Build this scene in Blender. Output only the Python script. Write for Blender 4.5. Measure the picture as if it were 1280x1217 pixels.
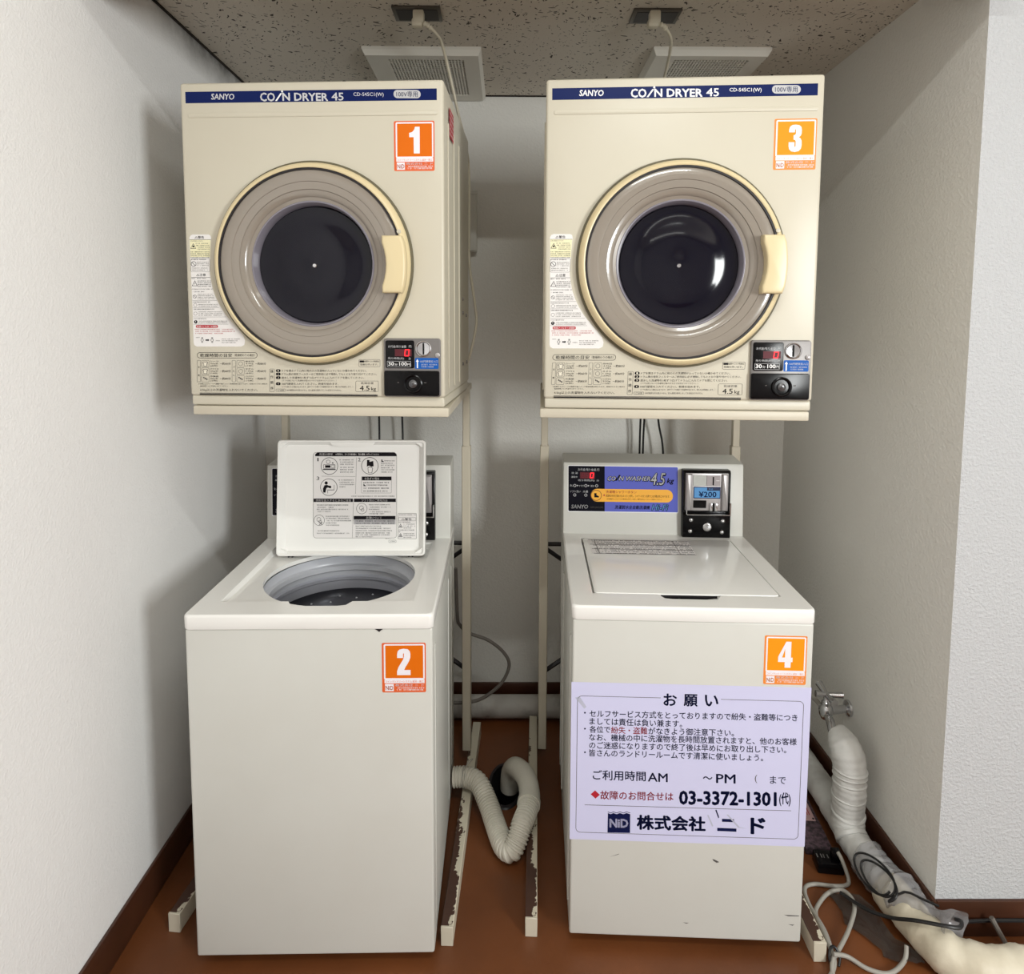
import bpy, bmesh, math, random
import numpy as np
from mathutils import Vector, Matrix, noise

SC = bpy.context.scene
for _o in list(bpy.data.objects):
    bpy.data.objects.remove(_o)
COL = SC.collection
PI = math.pi

# ------------------------------------------------------------------ camera, world, light, exposure
cam_data = bpy.data.cameras.new('camera')
cam = bpy.data.objects.new('camera', cam_data)
COL.objects.link(cam)
SC.camera = cam
FPX, CYPX, PITCH, ROLL, CAM_H, YAW = 803.87, 472.086, 0.0804492, 0.00408336, 1.383921, -0.0068123
cam_data.sensor_fit = 'HORIZONTAL'
cam_data.sensor_width = 36.0
cam_data.lens = 36.0 * FPX / 1280.0
cam_data.shift_x = 0.0
cam_data.shift_y = -(608.5 - CYPX) / 1280.0
cam_data.clip_start = 0.02
cam.matrix_world = (Matrix.Translation((0, 0, CAM_H)) @ Matrix.Rotation(YAW, 4, 'Z')
                    @ Matrix.Rotation(PI / 2 - PITCH, 4, 'X') @ Matrix.Rotation(ROLL, 4, 'Z'))

world = bpy.data.worlds.new('world')
SC.world = world
world.use_nodes = True
world.node_tree.nodes['Background'].inputs[0].default_value = (0.8, 0.87, 1.0, 1)
world.node_tree.nodes['Background'].inputs[1].default_value = 0.05

def area_light(name, loc, target, sx, sy, power, color):
    d = bpy.data.lights.new(name, 'AREA')
    d.shape = 'RECTANGLE'; d.size = sx; d.size_y = sy
    d.energy = power; d.color = color
    o = bpy.data.objects.new(name, d); COL.objects.link(o)
    o.location = loc
    o.rotation_euler = (Vector(target) - Vector(loc)).to_track_quat('-Z', 'Y').to_euler()
    return o

area_light('ceiling_tube_light', (0.30, 0.08, 2.50), (0.30, 0.09, 0.0), 0.60, 0.05, 14.0, (0.97, 1.0, 0.965))
area_light('rear_ceiling_light', (0.30, -1.20, 2.50), (0.30, -1.1, 0.0), 1.0, 0.20, 4, (0.985, 1.0, 0.96))
area_light('doorway_daylight', (2.20, -1.45, 1.55), (-0.8, 1.6, 1.10), 0.5, 0.9, 76, (0.97, 1.0, 0.99))

SC.view_settings.view_transform = 'Standard'
SC.view_settings.look = 'None'
SC.view_settings.exposure = 0.0
SC.view_settings.gamma = 1.0
SC.view_settings.use_curve_mapping = False

# ------------------------------------------------------------------ materials
def lin(c):
    r = []
    for v in c:
        v /= 255.0
        r.append(v / 12.92 if v <= 0.04045 else ((v + 0.055) / 1.055) ** 2.4)
    return (r[0], r[1], r[2], 1.0)

MATS = {}
def mat(name, rgb, rough=0.5, metal=0.0, coat=0.0, emit=None, estr=0.0, bump=None, spec=0.5):
    if name in MATS: return MATS[name]
    m = bpy.data.materials.new(name); m.use_nodes = True
    nt = m.node_tree; b = nt.nodes['Principled BSDF']
    b.inputs['Base Color'].default_value = lin(rgb)
    b.inputs['Roughness'].default_value = rough
    b.inputs['Metallic'].default_value = metal
    b.inputs['Coat Weight'].default_value = coat
    b.inputs['Coat Roughness'].default_value = 0.05
    b.inputs['Specular IOR Level'].default_value = spec
    if emit:
        b.inputs['Emission Color'].default_value = lin(emit)
        b.inputs['Emission Strength'].default_value = estr
    if bump:
        sc_, st, dist = bump
        tc = nt.nodes.new('ShaderNodeTexCoord')
        nz = nt.nodes.new('ShaderNodeTexNoise'); nz.inputs['Scale'].default_value = sc_
        nz.inputs['Detail'].default_value = 4
        bp = nt.nodes.new('ShaderNodeBump'); bp.inputs['Strength'].default_value = st
        bp.inputs['Distance'].default_value = dist
        nt.links.new(tc.outputs['Object'], nz.inputs['Vector'])
        nt.links.new(nz.outputs['Fac'], bp.inputs['Height'])
        nt.links.new(bp.outputs['Normal'], b.inputs['Normal'])
    MATS[name] = m
    return m

def nodes_of(m):
    nt = m.node_tree
    return nt, nt.nodes['Principled BSDF']

def mottled(name, c1, c2, scale, lo, hi, rough=0.6, bump=None, detail=5, stretch=None, spec=0.5):
    """two colours mixed by a noise, for worn, stained or dirty surfaces"""
    m = mat(name, c1, rough, bump=bump, spec=spec)
    nt, b = nodes_of(m)
    tc = nt.nodes.new('ShaderNodeTexCoord')
    mp = nt.nodes.new('ShaderNodeMapping')
    if stretch: mp.inputs['Scale'].default_value = stretch
    nz = nt.nodes.new('ShaderNodeTexNoise'); nz.inputs['Scale'].default_value = scale
    nz.inputs['Detail'].default_value = detail
    rp = nt.nodes.new('ShaderNodeValToRGB')
    rp.color_ramp.elements[0].position = lo; rp.color_ramp.elements[1].position = hi
    rp.color_ramp.elements[0].color = lin(c1); rp.color_ramp.elements[1].color = lin(c2)
    nt.links.new(tc.outputs['Object'], mp.inputs['Vector'])
    nt.links.new(mp.outputs['Vector'], nz.inputs['Vector'])
    nt.links.new(nz.outputs['Fac'], rp.inputs['Fac'])
    nt.links.new(rp.outputs['Color'], b.inputs['Base Color'])
    return m

def wall_material(name, rgb, bscale, bstr, stain=False):
    m = mat(name, rgb, 0.75, spec=0.3)
    nt, b = nodes_of(m)
    tc = nt.nodes.new('ShaderNodeTexCoord')
    n1 = nt.nodes.new('ShaderNodeTexNoise'); n1.inputs['Scale'].default_value = bscale; n1.inputs['Detail'].default_value = 3
    n1.inputs['Roughness'].default_value = 0.6
    rp = nt.nodes.new('ShaderNodeValToRGB')
    rp.color_ramp.elements[0].position = 0.42; rp.color_ramp.elements[1].position = 0.68
    bp = nt.nodes.new('ShaderNodeBump'); bp.inputs['Strength'].default_value = bstr; bp.inputs['Distance'].default_value = 0.004
    nt.links.new(tc.outputs['Object'], n1.inputs['Vector'])
    nt.links.new(n1.outputs['Fac'], rp.inputs['Fac'])
    nt.links.new(rp.outputs['Color'], bp.inputs['Height'])
    nt.links.new(bp.outputs['Normal'], b.inputs['Normal'])
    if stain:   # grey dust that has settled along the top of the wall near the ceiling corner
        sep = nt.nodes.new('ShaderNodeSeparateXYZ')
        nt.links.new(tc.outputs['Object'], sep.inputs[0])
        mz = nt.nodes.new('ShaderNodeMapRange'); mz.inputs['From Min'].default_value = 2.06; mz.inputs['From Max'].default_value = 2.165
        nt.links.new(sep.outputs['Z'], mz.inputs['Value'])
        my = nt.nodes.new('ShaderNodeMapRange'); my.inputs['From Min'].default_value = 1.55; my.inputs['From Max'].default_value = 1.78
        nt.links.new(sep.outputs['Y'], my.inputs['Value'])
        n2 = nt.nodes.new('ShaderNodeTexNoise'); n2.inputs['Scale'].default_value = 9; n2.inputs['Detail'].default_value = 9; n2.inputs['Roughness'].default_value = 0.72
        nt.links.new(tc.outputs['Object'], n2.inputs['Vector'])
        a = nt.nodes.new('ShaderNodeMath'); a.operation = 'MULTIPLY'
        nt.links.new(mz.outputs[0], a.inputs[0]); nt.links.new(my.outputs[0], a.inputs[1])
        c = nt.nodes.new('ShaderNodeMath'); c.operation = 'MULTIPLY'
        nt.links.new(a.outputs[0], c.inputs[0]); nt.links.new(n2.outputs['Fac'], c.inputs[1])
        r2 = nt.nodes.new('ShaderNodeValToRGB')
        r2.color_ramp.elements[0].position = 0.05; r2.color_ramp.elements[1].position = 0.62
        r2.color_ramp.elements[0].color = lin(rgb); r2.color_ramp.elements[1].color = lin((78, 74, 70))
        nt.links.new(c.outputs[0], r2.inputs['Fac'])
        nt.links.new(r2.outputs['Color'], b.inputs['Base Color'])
    return m

def ceiling_material():
    m = mat('acoustic_ceiling_tile', (214, 206, 194), 0.9, spec=0.2)
    nt, b = nodes_of(m)
    tc = nt.nodes.new('ShaderNodeTexCoord')
    wr = nt.nodes.new('ShaderNodeTexNoise'); wr.inputs['Scale'].default_value = 9; wr.inputs['Detail'].default_value = 3
    nt.links.new(tc.outputs['Object'], wr.inputs['Vector'])
    ad = nt.nodes.new('ShaderNodeMixRGB'); ad.blend_type = 'ADD'; ad.inputs[0].default_value = 0.10
    nt.links.new(tc.outputs['Object'], ad.inputs[1]); nt.links.new(wr.outputs['Color'], ad.inputs[2])
    facs = []
    for ang, sc_, thr in ((0.5, (36, 110, 60), 0.19), (2.0, (40, 120, 60), 0.17), (1.2, (90, 90, 60), 0.13)):
        mp = nt.nodes.new('ShaderNodeMapping'); mp.inputs['Rotation'].default_value = (0, 0, ang)
        mp.vector_type = 'TEXTURE'
        mp.inputs['Scale'].default_value = tuple(1.0 / s for s in sc_)
        nt.links.new(ad.outputs[0], mp.inputs['Vector'])
        vo = nt.nodes.new('ShaderNodeTexVoronoi'); vo.inputs['Scale'].default_value = 1.0
        vo.inputs['Randomness'].default_value = 1.0
        nt.links.new(mp.outputs[0], vo.inputs['Vector'])
        sp = nt.nodes.new('ShaderNodeSeparateXYZ')
        nt.links.new(vo.outputs['Color'], sp.inputs[0])
        keep = nt.nodes.new('ShaderNodeMath'); keep.operation = 'MULTIPLY'; keep.inputs[1].default_value = thr * 1.5
        nt.links.new(sp.outputs[0], keep.inputs[0])
        lt = nt.nodes.new('ShaderNodeMath'); lt.operation = 'LESS_THAN'
        nt.links.new(vo.outputs['Distance'], lt.inputs[0]); nt.links.new(keep.outputs[0], lt.inputs[1])
        facs.append(lt)
    mx = facs[0]
    for f in facs[1:]:
        k = nt.nodes.new('ShaderNodeMath'); k.operation = 'MAXIMUM'
        nt.links.new(mx.outputs[0], k.inputs[0]); nt.links.new(f.outputs[0], k.inputs[1]); mx = k
    mix = nt.nodes.new('ShaderNodeMixRGB')
    mix.inputs[1].default_value = lin((214, 206, 194)); mix.inputs[2].default_value = lin((84, 79, 74))
    nt.links.new(mx.outputs[0], mix.inputs[0])
    nt.links.new(mix.outputs[0], b.inputs['Base Color'])
    inv = nt.nodes.new('ShaderNodeMath'); inv.operation = 'SUBTRACT'; inv.inputs[0].default_value = 1.0
    nt.links.new(mx.outputs[0], inv.inputs[1])
    fine = nt.nodes.new('ShaderNodeTexNoise'); fine.inputs['Scale'].default_value = 160
    nt.links.new(tc.outputs['Object'], fine.inputs['Vector'])
    sm = nt.nodes.new('ShaderNodeMath'); sm.operation = 'MULTIPLY_ADD'; sm.inputs[1].default_value = 0.5
    nt.links.new(fine.outputs['Fac'], sm.inputs[0]); nt.links.new(inv.outputs[0], sm.inputs[2])
    bp = nt.nodes.new('ShaderNodeBump'); bp.inputs['Strength'].default_value = 0.6; bp.inputs['Distance'].default_value = 0.003
    nt.links.new(sm.outputs[0], bp.inputs['Height']); nt.links.new(bp.outputs['Normal'], b.inputs['Normal'])
    return m

def chipped_paint():
    """cream paint that has worn through to brown rust on the upper faces"""
    m = mat('chipped_cream_paint', (206, 198, 178), 0.5)
    nt, b = nodes_of(m)
    tc = nt.nodes.new('ShaderNodeTexCoord')
    nz = nt.nodes.new('ShaderNodeTexNoise'); nz.inputs['Scale'].default_value = 34; nz.inputs['Detail'].default_value = 7
    nz.inputs['Roughness'].default_value = 0.62
    nt.links.new(tc.outputs['Object'], nz.inputs['Vector'])
    sep = nt.nodes.new('ShaderNodeSeparateXYZ'); nt.links.new(tc.outputs['Object'], sep.inputs[0])
    def ramp(sock, a, b, c, d):
        r = nt.nodes.new('ShaderNodeMapRange')
        for k, v in zip(('From Min', 'From Max', 'To Min', 'To Max'), (a, b, c, d)): r.inputs[k].default_value = v
        nt.links.new(sep.outputs[sock], r.inputs['Value']); return r
    acc = nz.outputs['Fac']
    for r in (ramp('Y', 0.0, 0.62, 0.20, -0.22), ramp('X', -0.0135, 0.0135, 0.15, -0.20), ramp('Z', 0.040, 0.0449, -0.6, 0.0)):
        ad = nt.nodes.new('ShaderNodeMath'); ad.operation = 'ADD'
        nt.links.new(acc, ad.inputs[0]); nt.links.new(r.outputs[0], ad.inputs[1]); acc = ad.outputs[0]
    gt = nt.nodes.new('ShaderNodeMath'); gt.operation = 'GREATER_THAN'; gt.inputs[1].default_value = 0.5
    nt.links.new(acc, gt.inputs[0])
    mix = nt.nodes.new('ShaderNodeMixRGB')
    mix.inputs[1].default_value = lin((206, 198, 178)); mix.inputs[2].default_value = lin((70, 46, 36))
    nt.links.new(gt.outputs[0], mix.inputs[0]); nt.links.new(mix.outputs[0], b.inputs['Base Color'])
    return m

def film_material(name, rgb, clear):
    m = bpy.data.materials.new(name); m.use_nodes = True
    nt = m.node_tree; b = nt.nodes['Principled BSDF']
    b.inputs['Base Color'].default_value = lin(rgb); b.inputs['Roughness'].default_value = 0.12
    b.inputs['Alpha'].default_value = 1.0 - clear
    MATS[name] = m
    return m

CREAM = mottled('dryer_cream_enamel', (203, 197, 180), (199, 192, 174), 3.0, 0.3, 0.75, 0.38)
IVORY = mottled('washer_ivory_enamel', (209, 209, 203), (204, 203, 196), 4.0, 0.3, 0.75, 0.36)
DECKM = mat('washer_white_plastic', (243, 242, 238), 0.26, coat=0.3)
STAND = mat('stand_cream_paint', (200, 192, 174), 0.45)
CHIP = chipped_paint()
RINGM = mat('door_ring_yellowed_plastic', (220, 203, 162), 0.35)
GAPSHADE = mat('door_gap_shade_olive', (98, 92, 70), 0.6)  # olive tone stands in for the shadow gap round the door ring
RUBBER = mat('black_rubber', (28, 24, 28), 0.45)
TAUPE = mat('smoked_window_plastic', (142, 133, 122), 0.2, coat=0.6)
LILAC = mat('window_inner_rim', (128, 124, 134), 0.25, coat=0.5)
DARKG = mat('dark_window_glass', (15, 14, 26), 0.1, spec=0.28)
CHROME = mat('chrome', (205, 205, 208), 0.18, 1.0)
STEELM = mat('brushed_coin_steel', (172, 168, 168), 0.38, 0.45)
GREYP = mat('grey_metal_paint', (118, 114, 112), 0.4, 0.3)
BLACKP = mat('black_gloss_plastic', (9, 8, 10), 0.22, spec=0.2)
NAVY = mat('navy_print', (10, 28, 84), 0.4, spec=0.14)
WHITEP = mat('white_print', (238, 238, 238), 0.5)
GREYPR = mat('grey_print', (190, 190, 192), 0.5)
INK = mat('black_print', (20, 17, 22), 0.6, spec=0.12)
INKG = mat('soft_grey_print', (88, 84, 82), 0.6, spec=0.12)
REDP = mat('red_print', (178, 32, 48), 0.5)
LABELW = mat('label_white', (231, 228, 226), 0.5)
LABELY = mat('label_pale_yellow', (233, 228, 190), 0.5)
LABELC = mat('label_cream', (224, 218, 200), 0.45)
ORD = mat('sticker_deep_orange', (222, 108, 10), 0.45, spec=0.2)
ORL = mat('sticker_amber', (242, 150, 22), 0.45, spec=0.2)
ORB = mat('sticker_red_orange', (222, 98, 48), 0.4)
ORB2 = mat('sticker_border_orange', (236, 138, 56), 0.4)
STKW = mat('sticker_white', (238, 234, 240), 0.45)
BLUEL = mat('coin_label_blue', (16, 88, 172), 0.4, spec=0.2)
LED = mat('led_red', (255, 30, 40), 0.4, emit=(255, 24, 36), estr=2.6)
LEDBG = mat('led_window', (84, 10, 26), 0.3)
PERI = mat('panel_periwinkle', (94, 102, 192), 0.4, spec=0.2)
AMBER = mat('panel_amber', (246, 178, 58), 0.4)
SKY = mat('price_sky_blue', (86, 148, 206), 0.4)
POSTER = mat('poster_lavender', (206, 206, 236), 0.45)
PINK = mat('poster_navy', (14, 22, 64), 0.5, spec=0.12)
TUBG = mat('tub_grey_plastic', (196, 198, 204), 0.3)
TUBD = mat('tub_steel', (184, 186, 196), 0.3, 0.3)
PULSHADE = mat('pulsator_shade_dark', (22, 22, 30), 0.3, coat=0.4)  # near-black colour carries the shade inside the drum
CABLEG = mat('cable_grey', (158, 154, 146), 0.5)
CABLEC = mat('cable_cream', (206, 198, 178), 0.5)
CABLEK = mat('cable_black', (20, 19, 20), 0.45)
CABLED = mat('hose_dark_grey', (112, 106, 100), 0.5)
HOSEM = mottled('hose_offwhite', (226, 222, 210), (196, 190, 176), 9, 0.35, 0.8, 0.45)
WRAPM = mottled('white_vinyl_tape', (214, 213, 210), (174, 171, 168), 11, 0.45, 0.85, 0.55, bump=(60, 0.35, 0.004))
WRAPY = mottled('cream_vinyl_tape', (214, 205, 184), (184, 172, 148), 10, 0.45, 0.85, 0.5, bump=(50, 0.4, 0.004))
PIPEM = mottled('dusty_white_pipe', (190, 186, 180), (96, 88, 84), 10, 0.5, 0.78, 0.6, detail=8)
BASEB = mottled('baseboard_brown', (80, 46, 30), (60, 34, 22), 5, 0.3, 0.8, 0.32)
FLOORM = mottled('brown_painted_floor', (122, 70, 36), (84, 46, 22), 2.6, 0.3, 0.75, 0.42, bump=(70, 0.12, 0.003), detail=9)
BLACKH = mat('drain_black', (8, 7, 7), 0.9)
SPECK = mottled('speckled_purple_board', (92, 72, 82), (46, 38, 42), 90, 0.4, 0.62, 0.6, detail=3)
PINKP = mat('pink_plate', (196, 160, 160), 0.5)
GRILLE = mat('grille_grey', (222, 218, 208), 0.5)
GRILLD = mat('grille_dark', (30, 27, 24), 0.9)
OUTLET = mat('outlet_plate_metal', (96, 91, 84), 0.4, 0.5)
FILM = film_material('grey_plastic_film', (172, 171, 174), 0.52)
WALLL = wall_material('white_plaster_wall', (240, 239, 238), 190, 0.22, stain=True)
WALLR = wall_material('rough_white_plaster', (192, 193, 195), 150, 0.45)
WALLN = wall_material('niche_plaster', (232, 230, 224), 130, 0.28)
CEIL = ceiling_material()

# ------------------------------------------------------------------ mesh builder
class MB:
    def __init__(self):
        self.v = []; self.f = []; self.m = []; self.mats = []; self.smooth = []
    def mi(self, m):
        if m not in self.mats: self.mats.append(m)
        return self.mats.index(m)
    def add(self, vs, fs, m, smooth=False):
        o = len(self.v); k = self.mi(m)
        self.v.extend([tuple(p) for p in vs])
        for f in fs:
            self.f.append(tuple(i + o for i in f)); self.m.append(k); self.smooth.append(smooth)
        return self
    def box(self, x0, x1, y0, y1, z0, z1, m, r=0.0, seg=2, smooth=None, rot=None):
        bm = bmesh.new()
        bmesh.ops.create_cube(bm, size=1.0)
        for v in bm.verts:
            v.co = Vector((x0 + (v.co.x + .5) * (x1 - x0), y0 + (v.co.y + .5) * (y1 - y0), z0 + (v.co.z + .5) * (z1 - z0)))
        if r > 0:
            bmesh.ops.bevel(bm, geom=list(bm.edges), offset=r, segments=seg, affect='EDGES', profile=0.5)
        return self.from_bm(bm, m, (r > 0) if smooth is None else smooth, rot)
    def from_bm(self, bm, m, smooth=False, rot=None):
        bm.verts.ensure_lookup_table(); bm.verts.index_update()
        vs = [(rot @ v.co) if rot else v.co for v in bm.verts]
        self.add(vs, [[v.index for v in f.verts] for f in bm.faces], m, smooth)
        bm.free()
        return self
    def prism(self, poly, axis, a, b, m, r=0.0, seg=2):
        """2D polygon extruded along an axis (0 x, 1 y, 2 z) from a to b, with softened rims"""
        bm = bmesh.new()
        def P(u, w, t):
            return {0: (t, u, w), 1: (u, t, w), 2: (u, w, t)}[axis]
        n = len(poly)
        v0 = [bm.verts.new(P(u, w, a)) for u, w in poly]
        v1 = [bm.verts.new(P(u, w, b)) for u, w in poly]
        f0 = bm.faces.new(v0); f1 = bm.faces.new(v1[::-1])
        for i in range(n):
            bm.faces.new((v0[i], v1[i], v1[(i + 1) % n], v0[(i + 1) % n]))
        bmesh.ops.recalc_face_normals(bm, faces=list(bm.faces))
        if r > 0:
            es = [e for e in bm.edges if f0 in e.link_faces or f1 in e.link_faces]
            bmesh.ops.bevel(bm, geom=es, offset=r, segments=seg, affect='EDGES', profile=0.5)
        return self.from_bm(bm, m, r > 0)
    def lathe(self, prof, c, axis, m, n=64, cap0=False, cap1=False, smooth=True):
        """profile of (radius, along-axis) turned about an axis through c"""
        vs = []; fs = []
        for (r, t) in prof:
            for i in range(n):
                a = 2 * PI * i / n; u, w = r * math.cos(a), r * math.sin(a)
                p = {0: (t, u, w), 1: (u, t, w), 2: (u, w, t)}[axis]
                vs.append((c[0] + p[0], c[1] + p[1], c[2] + p[2]))
        for k in range(len(prof) - 1):
            for i in range(n):
                j = (i + 1) % n
                fs.append((k * n + i, k * n + j, (k + 1) * n + j, (k + 1) * n + i))
        if cap0: fs.append(tuple(range(n))[::-1])
        if cap1: fs.append(tuple((len(prof) - 1) * n + i for i in range(n)))
        return self.add(vs, fs, m, smooth)
    def tube(self, pts, r, m, n=10, cap=True, sub=6, radius=None, smooth=True):
        P = spline(pts, sub) if sub > 1 else [Vector(p) for p in pts]
        vs = []; fs = []
        up = None
        L = len(P)
        for i, p in enumerate(P):
            t = (P[min(i + 1, L - 1)] - P[max(i - 1, 0)])
            if t.length < 1e-9: t = Vector((0, 0, 1))
            t.normalize()
            if up is None:
                up = Vector((0, 0, 1)) if abs(t.z) < 0.9 else Vector((1, 0, 0))
            s = t.cross(up)
            if s.length < 1e-6: s = t.cross(Vector((1, 0.3, 0)))
            s.normalize(); up = s.cross(t).normalized()
            rr = radius(i / max(1, L - 1), i) if radius else r
            for k in range(n):
                a = 2 * PI * k / n
                vs.append(p + (s * math.cos(a) + up * math.sin(a)) * rr)
        for i in range(L - 1):
            for k in range(n):
                j = (k + 1) % n
                fs.append((i * n + k, i * n + j, (i + 1) * n + j, (i + 1) * n + k))
        if cap:
            fs.append(tuple(range(n))[::-1]); fs.append(tuple((L - 1) * n + k for k in range(n)))
        return self.add(vs, fs, m, smooth)
    def build(self, name, parent=None, loc=None):
        me = bpy.data.meshes.new(name)
        me.from_pydata(self.v, [], self.f)
        for m in self.mats: me.materials.append(m)
        me.polygons.foreach_set('material_index', self.m)
        me.polygons.foreach_set('use_smooth', self.smooth)
        me.validate(); me.update()
        if any(self.smooth):
            bm = bmesh.new(); bm.from_mesh(me)
            for e in bm.edges:
                if len(e.link_faces) == 2 and e.calc_face_angle(0) > 0.7: e.smooth = False
            bm.to_mesh(me); bm.free()
        o = bpy.data.objects.new(name, me); COL.objects.link(o)
        if parent: o.parent = parent
        if loc: o.location = loc
        return o

def spline(pts, sub):
    P = [Vector(p) for p in pts]; out = []
    for i in range(len(P) - 1):
        p0 = P[max(i - 1, 0)]; p1 = P[i]; p2 = P[i + 1]; p3 = P[min(i + 2, len(P) - 1)]
        for k in range(sub):
            t = k / sub
            out.append(0.5 * ((2 * p1) + (p2 - p0) * t + (2 * p0 - 5 * p1 + 4 * p2 - p3) * t * t + (3 * p1 - p0 - 3 * p2 + p3) * t ** 3))
    out.append(P[-1])
    return out

def resample(P, step):
    out = [P[0]]; acc = 0.0
    for a, b in zip(P, P[1:]):
        d = (b - a).length
        while d > 0 and acc + d >= step:
            t = (step - acc) / d
            a = a + (b - a) * t; out.append(a); d = (b - a).length; acc = 0.0
        acc += d
    return out

def rrect(x0, x1, z0, z1, r, seg=5):
    pts = []
    for cx, cz, a0 in ((x1 - r, z1 - r, 0), (x0 + r, z1 - r, PI / 2), (x0 + r, z0 + r, PI), (x1 - r, z0 + r, 1.5 * PI)):
        for k in range(seg + 1):
            a = a0 + PI / 2 * k / seg
            pts.append((cx + r * math.cos(a), cz + r * math.sin(a)))
    return pts

# ------------------------------------------------------------------ lettering
_tc = bpy.data.curves.new('lettering', 'FONT'); _to = bpy.data.objects.new('lettering', _tc)
COL.objects.link(_to)
_cache = {}
def glyphs(body, bold=0.0, shear=0.0, res=2):
    if bold > 0:            # heavier strokes: the same letters overprinted a hair apart
        vs, fs = glyphs(body, 0.0, shear, res)
        V = []; F = []; b = bold * 0.8
        ring = [(-b, 0), (b, 0), (0, -b), (0, b), (-b * .7, -b * .7), (b * .7, b * .7), (-b * .7, b * .7), (b * .7, -b * .7)] if bold >= 0.015 else [(-b, 0), (b, 0), (0, b * .8)]
        for dx, dy in ring:
            n = sum(len(q) for q in V)
            V.append(vs + np.array([dx, dy])); F += [tuple(i + n for i in f) for f in fs]
        return np.concatenate(V), F
    key = (body, bold, shear, res)
    if key not in _cache:
        _tc.body = body; _tc.offset = 0.0; _tc.shear = shear; _tc.resolution_u = res
        bpy.context.view_layer.update()
        ev = _to.evaluated_get(bpy.context.evaluated_depsgraph_get())
        me = ev.to_mesh()
        vs = np.array([v.co[:2] for v in me.vertices]) if len(me.vertices) else np.zeros((0, 2))
        fs = [tuple(p.vertices) for p in me.polygons]
        ev.to_mesh_clear()
        _cache[key] = (vs, fs)
    return _cache[key]

class Decal:
    """flat printed artwork. conv maps the drawing's units to the sheet in metres, place lifts it onto its surface"""
    STEP = 0.00016
    def __init__(self, conv, place):
        self.mb = MB(); self.conv = conv; self.place = place
    def pt(self, x, y): return self.conv(x, y)
    def raw(self, uv, fs, m, L):
        self.mb.add([self.place(u, v, (L + 1) * self.STEP) for u, v in uv], fs, m)
    def poly(self, pts, m, L=0, conv=True):
        uv = [self.pt(*p) for p in pts] if conv else pts
        A = sum(uv[i][0] * uv[(i + 1) % len(uv)][1] - uv[(i + 1) % len(uv)][0] * uv[i][1] for i in range(len(uv)))
        if A < 0: uv = uv[::-1]
        self.raw(uv, [tuple(range(len(uv)))], m, L)
    def rect(self, x0, y0, x1, y1, m, L=0, r=0.0):
        if r > 0: self.poly(rrect(min(x0, x1), max(x0, x1), min(y0, y1), max(y0, y1), r), m, L)
        else: self.poly([(x0, y0), (x1, y0), (x1, y1), (x0, y1)], m, L)
    def frame(self, x0, y0, x1, y1, w, m, L=1, r=0.0):
        r = max(r, w * 1.01)
        self.loop(rrect(x0, x1, y0, y1, r), rrect(x0 + w, x1 - w, y0 + w, y1 - w, max(r - w, w * .01)), m, L)
    def loop(self, a, b, m, L):
        n = len(a); uv = [self.pt(*p) for p in a] + [self.pt(*p) for p in b]
        self.raw(uv, [(i, (i + 1) % n, n + (i + 1) % n, n + i) for i in range(n)], m, L)
    def disc(self, x, y, r, m, L=1, n=28, ry=None):
        ry = ry or r
        self.poly([(x + r * math.cos(2 * PI * i / n), y + ry * math.sin(2 * PI * i / n)) for i in range(n)], m, L)
    def ring(self, x, y, r, w, m, L=1, n=28):
        a = [(x + r * math.cos(2 * PI * i / n), y + r * math.sin(2 * PI * i / n)) for i in range(n)]
        b = [(x + (r - w) * math.cos(2 * PI * i / n), y + (r - w) * math.sin(2 * PI * i / n)) for i in range(n)]
        self.loop(a, b, m, L)
    def line(self, x0, y0, x1, y1, w, m, L=1):
        dx, dy = x1 - x0, y1 - y0; d = math.hypot(dx, dy); nx, ny = -dy / d * w / 2, dx / d * w / 2
        self.poly([(x0 + nx, y0 + ny), (x1 + nx, y1 + ny), (x1 - nx, y1 - ny), (x0 - nx, y0 - ny)], m, L)
    def text(self, s, x0, y0, x1, y1, m, L=1, bold=0.0, shear=0.0):
        """lettering fitted to the box whose top-left is x0,y0 and bottom-right x1,y1 of the drawing"""
        vs, fs = glyphs(s, bold, shear)
        if not len(vs): return
        lo, hi = vs.min(0), vs.max(0); sp = np.maximum(hi - lo, 1e-6)
        q = (vs - lo) / sp
        uv = [self.pt(x0 + (x1 - x0) * a, y1 + (y0 - y1) * b) for a, b in q]
        self.raw(uv, fs, m, L)
    def line_text(self, s, xl, yl, xr, yr, h, m, L=1, bold=0.0, shear=0.0):
        """lettering along a line that may run at a slight slope in the drawing (yl, yr: baseline)"""
        vs, fs = glyphs(s, bold, shear)
        lo, hi = vs.min(0), vs.max(0); sp = np.maximum(hi - lo, 1e-6)
        q = (vs - lo) / sp
        uv = [self.pt(xl + (xr - xl) * a, yl + (yr - yl) * a - h * b) for a, b in q]
        self.raw(uv, fs, m, L)
    def scribble(self, x0, y0, x1, h, m, L=1, seed=0, cw=None):
        """a row of print too small to read: short broken strokes"""
        rnd = random.Random(seed * 77 + int(x0 * 13 + y0 * 7)); cw = cw or h * 0.95; x = x0
        sg = 1 if x1 > x0 else -1
        while (x1 - x) * sg > cw * 0.5:
            w = cw * rnd.uniform(0.62, 0.9)
            if rnd.random() > 0.07:
                t = h * rnd.uniform(0.16, 0.3)
                self.rect(x, y0, x + w * sg, y0 + t, m, L)
                self.rect(x + w * sg * rnd.uniform(0, .3), y0 + h * .62, x + w * sg, y0 + h * .62 + t, m, L)
                if rnd.random() > .4:
                    u = x + w * sg * rnd.uniform(.1, .6)
                    self.rect(u, y0 - h * .1, u + w * sg * .25, y0 + h, m, L)
            x += cw * sg
    def build(self, name, parent): return self.mb.build(name, parent)

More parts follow.
